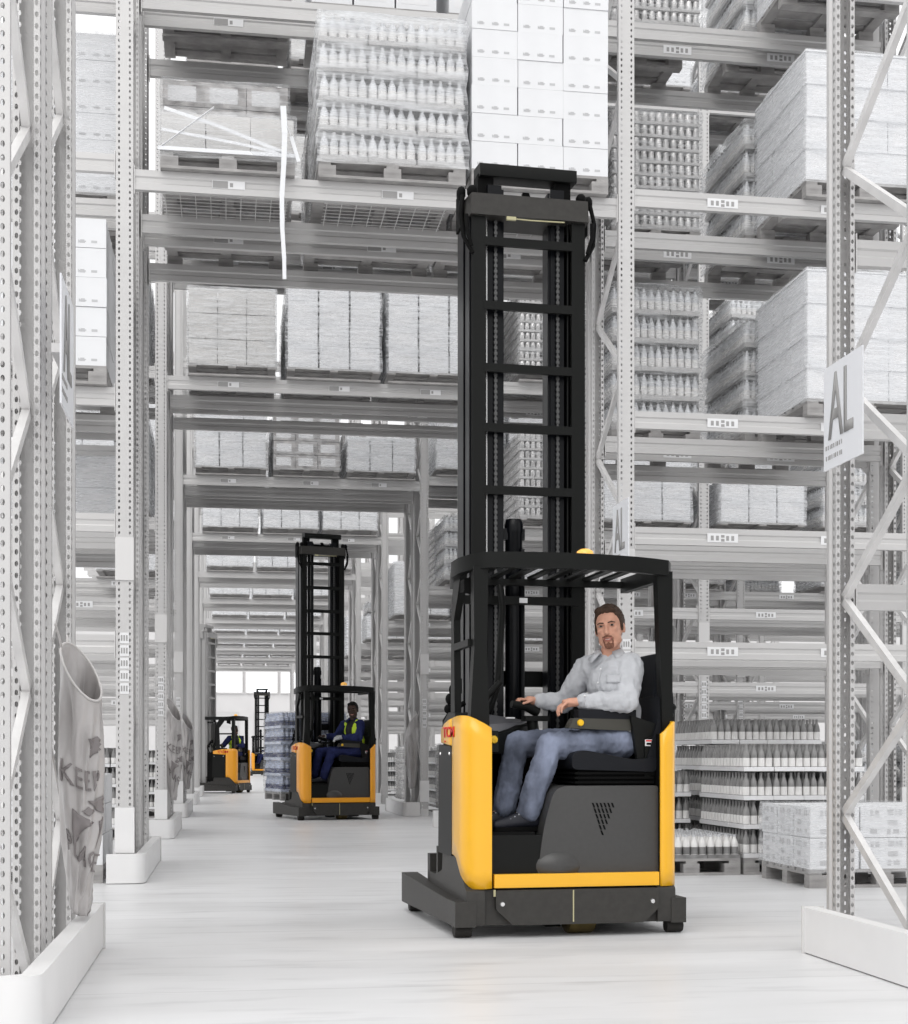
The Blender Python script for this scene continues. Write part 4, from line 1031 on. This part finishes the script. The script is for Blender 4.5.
def carton_mesh(w, d, h, material, prints=None):
    m = MB(); m.box(-w / 2, w / 2, -d / 2, d / 2, 0, h); m.bevel(.006, 2); 
    for f in m.bm.faces: f.material_index = 0
    m.mi = 1
    if prints == 'emblem':
        for x in (-w * .30, w * .02):
            [m.box(x + a, x + b, -d / 2 - .0015, -d / 2 + .001, h * .15 + c, h * .15 + e) for a, b, c, e in ((-.028, .028, .008, .016), (-.020, .020, .0, .006), (-.016, .016, .018, .026), (-.030, -.024, .0, .024))]
        m.box(w * .20, w * .32, -d / 2 - .0015, -d / 2 + .001, h * .16, h * .24)
    elif prints == 'marks':
        for s in (-1, 1):
            m.box(-w * .42, w * .42, s * (d / 2 + .0015), s * (d / 2 - .001), h * .60, h * .64) if False else None
        for (a, b, c, e) in ((.06, .18, .72, .90), (.22, .26, .74, .88), (.30, .36, .72, .9), (.06, .26, .40, .56), (-.30, -.24, .70, .88), (-.20, -.12, .70, .88), (-.30, -.16, .12, .28), (.05, .12, .10, .28), (.18, .30, .12, .26)):
            m.box(a * w, b * w, -d / 2 - .0015, -d / 2 + .001, c * h, e * h); m.box(-d / 2 * 0 - w / 2 - .0015, -w / 2 + .001, a * d, b * d, c * h, e * h)
    elif prints == 'panel':
        m.box(-w * .38, w * .30, -d / 2 - .0015, -d / 2 + .001, h * .18, h * .80)
    return m.mesh('carton', [material, PANEL if prints == 'panel' else PRINT])
def can_tray_mesh(w, d, h, nx, ny, mc, mt):
    m = MB(); m.box(-w / 2, w / 2, -d / 2, d / 2, 0, h * .22); m.mi = 1
    r = min(w / nx, d / ny) / 2 * .94
    for i in range(nx):
        for j in range(ny):
            if 0 < i < nx - 1 and 0 < j < ny - 1: continue
            m.lathe([(r * .8, .004), (r, .012), (r, h * .88), (r * .8, h * .965), (r * .78, h * .965)], (-w / 2 + w * (i + .5) / nx, -d / 2 + d * (j + .5) / ny, 0), 10)
    return m.mesh('can_tray', [mt, mc], 40)
def bottle_tray_mesh(w, d, h, nx, ny, mb_, ml, mc, mt):
    m = MB(); m.box(-w / 2, w / 2, -d / 2, d / 2, 0, h * .16)
    r = min(w / nx, d / ny) / 2 * .94
    for i in range(nx):
        for j in range(ny):
            c = (-w / 2 + w * (i + .5) / nx, -d / 2 + d * (j + .5) / ny, 0)
            if 0 < i < nx - 1 and 0 < j < ny - 1 and (i + j) % 2: continue
            m.mi = 1; m.lathe([(r * .9, .004), (r, .02), (r, h * .55), (r * .85, h * .68), (r * .40, h * .84), (r * .36, h * .92)], c, 9)
            m.mi = 2; m.lathe([(r * 1.02, h * .18), (r * 1.02, h * .48)], c, 9)
            m.mi = 3; m.lathe([(r * .42, h * .90), (r * .42, h * .99)], c, 8)
    return m.mesh('bottle_tray', [mt, mb_, ml, mc], 45)

def make_load(root, W, D, layers, unit, nx, ny, uh, film=None, fine=True, jitter=.004, amp=.012, part='carton', topfilm=True, lip=False, skip=()):
    """Fill a pallet with layers of units; only the units that can be seen from outside are built."""
    add_pallet(root, W, D, fine)
    ux, uy = W / nx, D / ny; units = []
    for k in range(layers):
        for i in range(nx):
            for j in range(ny):
                if 0 < i < nx - 1 and 0 < j < ny - 1 and k < layers - 1: continue
                if (i, j, k) in skip: continue
                units.append((-W / 2 + ux * (i + .5) + random.uniform(-jitter, jitter), -D / 2 + uy * (j + .5) + random.uniform(-jitter, jitter), PH + k * uh))
    if fine:
        for p in units: obj(part, unit, root, p)
    else:
        bm = bmesh.new()
        for p in units:
            t = unit.copy(); t.transform(Matrix.Translation(p)); bm.from_mesh(t); bpy.data.meshes.remove(t)
        me = bpy.data.meshes.new(part); bm.to_mesh(me); bm.free()
        for mm in unit.materials: me.materials.append(mm)
        if part != 'carton':
            for pg in me.polygons: pg.use_smooth = True
            me.set_sharp_from_angle(angle=math.radians(40))
        obj('goods', me, root)
    if lip:
        for k in range(layers):
            m = MB(); m.box(-W / 2 - .012, W / 2 + .012, -D / 2 - .012, D / 2 + .012, PH + k * uh + uh - .018, PH + k * uh + uh - .004); obj('layer_sheet', m.mesh('layer_sheet', CARTW), root)
    if film: obj('stretch_film', film_mesh(W + .012, D + .012, PH + layers * uh + .012 - .0, film, amp, topfilm, random.random() * 50), root)
    return root

U = {}
def unit(kind):
    if kind in U: return U[kind]
    U[kind] = {
        'white': lambda: carton_mesh(.378, .386, .228, CARTW, 'emblem'),
        'pale': lambda: carton_mesh(.364, .386, .272, CARTW, 'panel'),
        'grey': lambda: carton_mesh(.345, .386, .30, CARTG),
        'dull': lambda: carton_mesh(.362, .386, .22, CARTM, 'panel'),
        'marks': lambda: carton_mesh(.392, .325, .236, CARTW, 'marks'),
        'cans': lambda: can_tray_mesh(.388, .388, .118, 6, 6, CANM, TRAYM),
        'cans8': lambda: can_tray_mesh(.28, .388, .118, 4, 6, CANM, TRAYM),
        'packs': lambda: bottle_tray_mesh(.388, .388, .235, 5, 5, BOTTLEM, BOTLAB, CAPM, TRAYM),
        'packs8': lambda: bottle_tray_mesh(.28, .388, .26, 4, 5, BOTTLEM, BOTLAB, BOTDARK, TRAYM),
        'dark': lambda: bottle_tray_mesh(.265, .386, .235, 4, 5, BOTDARK, BOTLAB, BOTDARK, LABELW),
        'short': lambda: bottle_tray_mesh(.28, .388, .20, 4, 5, BOTLAB, BOTDARK, BOTTLEM, BOTDARK),
        'blue': lambda: bottle_tray_mesh(.388, .388, .265, 5, 5, BLUEB, BLUEC, BLUEB, BLUEB),
    }[kind]()
    return U[kind]
def load(label, loc, kind, W, D, layers, nx, ny, uh, film=FILM, fine=True, group='pallet loads on the racking', **kw):
    t = thing('pallet_load', label, 'pallet load', loc, 0, group)
    part = 'carton' if kind in ('white', 'pale', 'grey', 'dull', 'marks') else ('can_tray' if kind.startswith('cans') else 'bottle_tray')
    return make_load(t, W, D, layers, unit(kind), nx, ny, uh, film, fine, part=part, **kw)
Y2 = ROWY[2]; FRT = Y2 + .535; BCK = Y2 + FD_ + GAP + .575
# -- second row, over the passage
three = load('pallet with three grey cartons half wrapped in torn film, on the long front beam', (0.0, FRT, 5.673), 'grey', 1.06, 1.15, 1, 3, 1, .30, None)
for ch in list(three.children):
    if ch.name.startswith('carton'): ch.scale = (1, 2.4, 1.15)
def strip(path, w, name, parent, material=TAPE, th=.004):
    m = MB()
    for p, q in zip(path, path[1:]): m.bar(p, q, th, w) if abs(q[2] - p[2]) < .5 * abs(q[0] - p[0]) else m.bar(p, q, w, th)
    m.build(name, material, parent)
fy = -.585
strip([(-.52, fy, .165), (-.11, fy, .50)], .03, 'film_strap', three)
strip([(-.50, fy, .47), (-.1, fy, .36), (.50, fy, .155)], .028, 'film_strap', three)
strip([(-.52, fy, .30), (.10, fy, .22), (.52, fy, .15)], .022, 'film_strap', three)
strip([(.42, fy - .01, .50), (.50, fy - .02, .30), (.56, fy - .02, .10)], .03, 'film_strap', three)
m = MB(); m.box(-.55, .56, fy - .008, fy + .004, .135, .165); m.build('film_roll_edge', TAPE, three)
m = MB()
zz = [.52, .30, .05, -.2, -.45, -.70, -.86]
for k in range(6): m.bar((.435 + .012 * math.sin(k * 1.4), fy - .06, zz[k]), (.435 + .012 * math.sin((k + 1) * 1.4), fy - .06, zz[k + 1]), .045 - .003 * k, .012)
ft = m.build('hanging_film_strip', TAPE); ft.location = (0.0, FRT, 5.673); tag(ft, 'long white strip of torn film dangling from the pallet with three grey cartons', 'film strip')
o = obj('stretch_film', film_mesh(1.07, 1.16, .50, FILMT, .008, False, 3), three); o.location.z = -.03
load('tall film-wrapped stack of mottled bottle cartons behind the three grey cartons', (-.02, BCK, 5.673), 'dull', 1.10, 1.18, 5, 3, 3, .23, FILMT)
load('tall heavily film-wrapped stack of bottle trays, middle load on the long front beam', (1.32, FRT, 5.673), 'packs', 1.2, 1.17, 5, 3, 3, .238, FILMH, amp=.02)
load('tall stack of clean white cartons on the long front beam, above the near truck mast', (2.545, FRT, 5.673), 'white', 1.15, 1.17, 7, 3, 3, .230, None)
load('wrapped stack of cans behind the middle load over the passage', (1.32, BCK, 5.673), 'cans', 1.2, 1.17, 8, 3, 3, .12)
load('wrapped stack of cans behind the clean white cartons', (2.56, BCK, 5.673), 'cans', 1.15, 1.17, 8, 3, 3, .12)
for k, x in enumerate((-.02, 1.3, 2.55)):
    load('wrapped load on the upper long beam, %s from the left, back of the second row' % ORD[k + 1], (x, BCK, 7.603), 'pale', 1.15, 1.17, 3, 3, 3, .275, None, False)
# wire decks under the front loads
for k, x in enumerate((-.02, 1.32, 2.545)):
    m = MB()
    for q in range(9): m.box(x - .5 + q * .125, x - .494 + q * .125, Y2 + .08, Y2 + .97, 5.652, 5.658)
    for q in range(12): m.box(x - .52, x + .52, Y2 + .10 + q * .075, Y2 + .104 + q * .075, 5.658, 5.664)
    tag(m.build('wire_deck', PLATEG), 'wire mesh deck under the %s pallet load on the long front beam' % ORD[k + 1], 'wire deck', 'wire mesh decks')
# -- second row, right bay
RX = 5.40
load('white film-wrapped cartons in four tall layers, fourth level, beside the AL sign upright', (RX, FRT, 5.763), 'pale', 1.10, 1.17, 4, 3, 3, .275, FILM, topfilm=True, lip=True)
load('white film-wrapped cartons in four lipped layers, third level, behind the AL sign', (RX + .01, FRT, 3.903), 'pale', 1.10, 1.17, 4, 3, 3, .275, FILM, lip=True)
load('white wrapped load on the top level, dark slatted underside showing', (RX, FRT, 7.663), 'pale', 1.10, 1.17, 3, 3, 3, .275, FILM)
load('wrapped drink cans on the fourth level behind the second frame, right of the passage', (3.92, BCK, 5.763), 'cans8', .85, 1.17, 9, 3, 3, .12, FILMT)
load('wrapped bottle packs, fourth level, between the cans and the lipped cartons', (5.21, BCK, 5.763), 'packs8', .86, 1.17, 4, 3, 3, .265, FILM)
load('wrapped drink cans on the top level at the back, right of the passage', (3.92, BCK, 7.663), 'cans8', .85, 1.17, 8, 3, 3, .12, FILMT)
load('wrapped bottle packs on the top level beside the cans', (5.21, BCK, 7.663), 'packs8', .86, 1.17, 4, 3, 3, .265, FILM)
load('tall trays of bottles on the third level behind the second frame, right of the passage', (3.92, BCK, 3.903), 'packs8', .85, 1.17, 5, 3, 3, .265, FILMT)
load('stepped packs of bottles on the third level beside the lipped cartons', (5.21, BCK, 3.903), 'packs8', .86, 1.17, 4, 3, 3, .265, FILM)
# ground level, right of the near truck
load('low pallet of short dark-banded bottles on the floor beside the near truck', (3.86, Y2 + .60, 0), 'short', .86, 1.17, 1, 3, 3, .205, None, group='pallets on the floor at right', skip=((2, 0, 0),) if False else ())
load('pallet of white-labelled dark bottles in four layers behind the printed cartons', (4.86, Y2 + .60, 0), 'dark', 1.08, 1.17, 4, 4, 3, .245, None, group='pallets on the floor at right')
load('pallet of printed white cartons in two layers standing in the aisle at right', (4.98, 10.98, 0), 'marks', 1.22, 1.0, 2, 3, 3, .24, FILMT, group='pallets on the floor at right', amp=.004)
load('pallet of white-labelled dark bottles on the floor at the back of the second row', (3.85, BCK, 0), 'dark', .82, 1.17, 3, 3, 3, .245, None, group='pallets on the floor at right')
load('second pallet of dark bottles at the back of the second row, behind the printed cartons', (5.0, BCK, 0), 'dark', 1.08, 1.17, 5, 4, 3, .245, None, group='pallets on the floor at right')
# -- second row, left bay
LX = -1.52
load('white cartons on the fourth level, left of the passage, back of the second row', (LX, BCK, 5.783), 'white', 1.15, 1.17, 6, 3, 3, .232, FILMT)
load('white cartons with printed emblems on the third level, left of the passage', (LX, FRT, 3.933), 'white', 1.15, 1.17, 5, 3, 3, .232, None)
load('pale wrapped cartons on the second level, left of the passage', (LX, BCK, 2.933), 'pale', 1.15, 1.17, 2, 3, 3, .275, FILMT)
load('printed white cartons on the floor behind the hanging grey sack', (LX - .06, FRT, 0), 'marks', 1.2, 1.0, 3, 3, 3, .24, None)

# -- farther rows: prototypes, then whole copies
PROTO = {}
def proto(kind):
    if kind not in PROTO:
        W, D, la, nx, ny, uh, film = {'white': (1.15, 1.17, 5, 3, 3, .232, FILMT), 'pale': (1.16, 1.17, 4, 3, 3, .275, FILM), 'dull': (1.10, 1.18, 4, 3, 3, .23, FILMT), 'cans8': (.85, 1.17, 9, 3, 3, .12, FILMT), 'packs8': (.86, 1.17, 4, 3, 3, .265, FILM), 'dark': (.82, 1.17, 4, 3, 3, .245, None), 'grey': (1.06, 1.18, 3, 3, 3, .31, FILM), 'low': (1.15, 1.17, 2, 3, 3, .275, FILM)}[kind]
        k2 = 'pale' if kind == 'low' else kind
        t = bpy.data.objects.new('pallet_load', None); COL.objects.link(t)
        part = 'carton' if k2 in ('white', 'pale', 'grey', 'dull') else ('can_tray' if k2 == 'cans8' else 'bottle_tray')
        make_load(t, W, D, la, unit(k2), nx, ny, uh, film, False, part=part); t['used'] = 0
        PROTO[kind] = t
    return PROTO[kind]
DESC = {'white': 'white cartons', 'pale': 'pale wrapped cartons', 'dull': 'mottled cartons', 'cans8': 'drink cans', 'packs8': 'bottle packs', 'dark': 'dark bottles', 'grey': 'film-wrapped grey cartons', 'low': 'low pale cartons'}
def far_load(kind, x, y, z, where):
    p = proto(kind)
    o = p if not p['used'] else copy_tree(p)
    p['used'] = 1; o.location = (x, y, z)
    tag(o, '%s, %s' % (DESC[kind], where), 'pallet load', 'pallet loads on the racking')
rng = random.Random(5)
for row in range(3, 13):
    fr, bk = ROWY[row] + .535, ROWY[row] + FD_ + GAP + .575
    n = 'over the passage, %s rack row' % ORD[row]
    kinds3 = [['grey', 'pale', 'pale'], ['pale', 'dull', 'low'], ['low', 'pale', 'low'], ['low', 'low', 'dull']][min(row - 3, 3)]
    for k, x in enumerate((.05, 1.3, 2.55)):
        kd = kinds3[k] if row < 7 else rng.choice(['low', 'pale', 'white', 'low'])
        far_load(kd, x, fr, LEVT[0] + .003, 'front load %s from the left, %s' % (ORD[k + 1], n))
        if row <= 5: far_load(rng.choice(['pale', 'white', 'dull']), x, bk, LEVT[0] + .003, 'back load %s from the left, %s' % (ORD[k + 1], n))
    if row == 3:
        for lv, z in (('upper level', LEVT[1]), ('topmost level', 9.50)):
            for k, x in enumerate((.05, 1.3, 2.55)):
                far_load(['dull', 'grey', 'pale'][k], x, fr, z + .003, '%s front load from left, %s, %s' % (ORD[k + 1], lv, n))
                far_load(['pale', 'dull', 'dull'][k], x, bk, z + .003, '%s back load from left, %s, %s' % (ORD[k + 1], lv, n))
    nb = {3: 3, 4: 4, 5: 3, 6: 2}.get(row, 1)
    for b in range(nb):
        X0 = XR + b * BAY
        for lv, z in ((0, 0.0), (3, 3.903), (4, 5.763)) + (((5, 7.663), (6, 9.503)) if row == 3 and b < 2 else ()):
            if row > 4 and lv == 4: continue
            for s in range(2 if True else 3):
                x = X0 + .78 + s * 1.25
                for nm, y in (('front', fr), ('back', bk)):
                    if rng.random() < (.12 if lv else .05) or (row > 4 and nm == 'back' and lv == 0): continue
                    kd = rng.choice(['dark', 'packs8', 'dark', 'cans8']) if lv == 0 else rng.choice(['pale', 'white', 'packs8', 'cans8', 'low', 'pale'])
                    far_load(kd, x, y, z, '%s, %s slot, %s right bay, %s rack row, %s' % (nm, ['left', 'right'][s], ORD[b + 1], ORD[row], {0: 'on the floor', 3: 'third level', 4: 'fourth level', 5: 'top level', 6: 'overhead level'}[lv]))
    if row <= 5:
        for lv, z in ((0, 0.0), (3, 3.933), (4, 5.783)):
            for nm, y in (('front', fr), ('back', bk)):
                far_load(rng.choice(['white', 'pale']) if lv else 'dark', -1.55, y, z, '%s, left bay, %s rack row, %s' % (nm, ORD[row], {0: 'on the floor', 3: 'third level', 4: 'fourth level'}[lv]))

# ------------------------------------------------------------------ hanging sacks
def sack_point(u, v, back=False):
    """Round a hanging sack: u 0..1 from its rack side over the near face to its passage side, v 0..1 from mouth to foot."""
    a = PI * u; c, sn = math.cos(a), math.sin(a)
    ax = .092 + .012 * math.sin(PI * min(1, v * 1.2)) - .055 * max(0, v - .55) ** 1.3 / .354
    ay = .20 - .03 * v
    cx = .095 - .020 * max(0, v - .5); cy = .24
    s = 1 if back else -1
    x = cx - ax * c; y = cy + s * ay * sn
    zt = 1.36 + .115 * c + s * .085 * sn
    zb = .25 - .02 * sn + .03 * c
    z = zt + (zb - zt) * v
    k = min(1, v * 5 + .1)
    n1 = noise.noise(Vector((u * 3.2 + (9 if back else 0), z * 2.4 + u, 2.2))); n2 = abs(noise.noise(Vector((u * 6 - z * 3.0, z * 1.6 + u * 2, 5.0 + (9 if back else 0)))))
    f = (.034 * n1 - .046 * n2 + .012) * k * min(1, 5 * u * (1 - u) + .25)
    # two long pulls run down from the hung corner
    f += -.016 * k * math.exp(-((u - .30 - .35 * v) / .05) ** 2) + .012 * k * math.exp(-((u - .42 - .38 * v) / .06) ** 2)
    return Vector((max(.004, x - c * f), y + s * sn * f, z))
def make_sack(label, group):
    m = MB(); nu, nv = 40, 56
    front = [[m.bm.verts.new(sack_point(i / nu, j / nv)) for i in range(nu + 1)] for j in range(nv + 1)]
    def back(u, v): return sack_point(u, v, True)
    bk = [[m.bm.verts.new(back(i / nu, j / nv)) for i in range(nu + 1)] for j in range(nv + 1)]
    for R in (front, bk):
        for A, B in zip(R, R[1:]):
            for i in range(nu): m._f([A[i], A[i + 1], B[i + 1], B[i]])
    for i in range(nu): m._f([front[nv][i], front[nv][i + 1], bk[nv][i + 1], bk[nv][i]])
    o = m.build('hanging_sack', SACK, None, smooth=180)
    bmw = bmesh.new(); bmw.from_mesh(o.data); bmesh.ops.remove_doubles(bmw, verts=bmw.verts, dist=.002); bmesh.ops.recalc_face_normals(bmw, faces=bmw.faces); bmw.to_mesh(o.data); bmw.free()
    s = o.modifiers.new('thickness', 'SOLIDIFY'); s.thickness = .004; s.offset = -1
    tag(o, label, 'sack', group)
    m = MB(); rim = [sack_point(i / 30, 0) for i in range(31)] + [back(1 - i / 30, 0) for i in range(1, 30)]
    m.tube(rim + [rim[0]], .006, 8, False); m.build('mouth_rim', SACKIN, o, smooth=60)
    m = MB(); m.tube([(.006, .24, 1.47), (.004, .15, 1.52), (.004, 0.0, 1.56)], .006, 6); m.tube([(.03, .43, 1.44), (.008, .46, 1.50), (.006, .48, 1.55)], .006, 6); m.build('hanging_cord', SACKIN, o, smooth=60)
    def warp(v0, u0, su, slope):
        def f(a, b, h):
            u = u0 + a * su; v = v0 - b / 1.15 + slope * a
            p = sack_point(u, v); e = .004
            n = (sack_point(u + e, v) - p).cross(sack_point(u, v + e) - p)
            n = n.normalized() if n.length else Vector((1, 0, 0))
            if n.y > 0: n = -n
            return p + n * (h + .004)
        return f
    text_part('sack_lettering', 'KEEP', SACKP, o, (0, 0, 0), (0, 1, 0), (0, 0, 1), .105, .56, warp=warp(.460, .30, 1.0, -.09))
    text_part('sack_lettering', 'PLACE', SACKP, o, (0, 0, 0), (0, 1, 0), (0, 0, 1), .10, .56, warp=warp(.735, .36, 1.0, .13))
    def patch(name, pts):
        m = MB(); f = warp(0, 0, 1.0, 0); N = 7
        # a four-sided patch laid on the sack, finely divided
        A, B, C_, D_ = [Vector(p) for p in pts]
        for h, flip in ((.0015, False),):
            V = [[m.bm.verts.new(f2(A.lerp(B, i / N).lerp(D_.lerp(C_, i / N), j / N))) for i in range(N + 1)] for j in range(N + 1)]
            for a, b in zip(V, V[1:]):
                for i in range(N): m._f([a[i], a[i + 1], b[i + 1], b[i]])
        q = m.build(name, SACKP, o, smooth=180); s = q.modifiers.new('t', 'SOLIDIFY'); s.thickness = .003; s.offset = 1
    def f2(q):
        p = sack_point(q.x, q.y); e = .004; n = (sack_point(q.x + e, q.y) - p).cross(sack_point(q.x, q.y + e) - p)
        n = n.normalized() if n.length else Vector((1, 0, 0))
        return p + (n if n.y < 0 else -n) * .004
    patch('printed_patch', [(.44, .545), (.74, .565), (.62, .60), (.46, .70)])
    patch('printed_patch', [(.56, .535), (.66, .500), (.72, .515), (.66, .545)])
    patch('printed_patch', [(.66, .475), (.90, .44), (.92, .53), (.82, .52)])
    patch('printed_patch', [(.80, .56), (.90, .54), (.90, .60), (.82, .70)])
    patch('printed_patch', [(.66, .190), (.80, .165), (.86, .22), (.70, .27)])
    return o
sack = make_sack('big grey plastic sack lettered KEEP PLACE, hanging open-mouthed beside the nearest left rack', 'grey sacks hung on the rack ends')
sack.location = (-.783, 6.82, 0.045)
for row, side, dy, lab in ((3, -1, .45, 'small-looking grey sack hung on the third rack row, left'), (4, -1, .45, 'grey sack hung on the fourth rack row, left of the turning truck'), (4, 1, .4, 'grey sack hung on the fourth rack row, right, behind the second truck')):
    c = copy_tree(sack); c['label'] = lab
    if side < 0: c.location = (XL + .032, ROWY[row] + dy, .24)
    else: c.location = (XR - .035, ROWY[row] + dy + .5, .24); c.rotation_euler = (0, 0, PI)

# ------------------------------------------------------------------ trucks and drivers
near = make_truck('nearest yellow and black reach truck with its tall black mast, driver in grey shirt', (1.895, 7.87, 0), math.radians(3))
person('man in grey shirt and blue-grey jeans seated in the nearest truck, smiling towards the viewer', (1.895, 7.87, 0), math.radians(3), SKIN, HAIRM, SHIRT, JEANS, beard=True)
def copy_truck(label, loc, rz, yellow, mast=None):
    c = copy_tree(near); c['label'] = label; c.location = loc; c.rotation_euler = (0, 0, rz)
    def walk(o):
        for s in o.material_slots:
            if s.material is YEL and yellow is not YEL: s.link = 'OBJECT'; s.material = yellow
            if mast and o.name.startswith(('mast', 'lift', 'hose_sheave')) and s.material is not None: s.link = 'OBJECT'; s.material = mast
        for q in o.children: walk(q)
    walk(c); return c
T2 = ((1.75, 23.05, 0), math.radians(12))
copy_truck('second reach truck down the passage, carrying bottled water, driver in a yellow vest', *T2, ORA)
person('man in navy workwear, yellow vest and pale gloves driving the second truck', *T2, SKIND, HAIRB, NAVY, NAVY, vest=True, glove=GLOVE)
ca, sa = math.cos(T2[1]), math.sin(T2[1])
lx, ly = 0.0, 2.06
wl = load('film-wrapped pallet of bluish water bottles on the forks of the second truck', (T2[0][0] + lx * ca - ly * sa, T2[0][1] + lx * sa + ly * ca, .27), 'blue', 1.16, 1.17, 5, 3, 3, .268, FILMT, group='load carried by the second truck')
wl.rotation_euler = (0, 0, T2[1])
T3 = ((.44, 40.9, 0), math.radians(70))
copy_truck('far reach truck turning left under the racks, side-on, grey mast', *T3, ORA, GREYMAST)
person('driver in navy and a yellow vest in the far side-on truck', *T3, SKIND, HAIRB, NAVY, NAVY, vest=True)
T4 = ((1.87, 78.2, 0), math.radians(3))
copy_truck('farthest reach truck, tiny and half hidden at the end of the passage', *T4, ORA)
person('driver of the farthest truck, a tiny dark figure', *T4, SKIND, HAIRB, NAVY, NAVY)
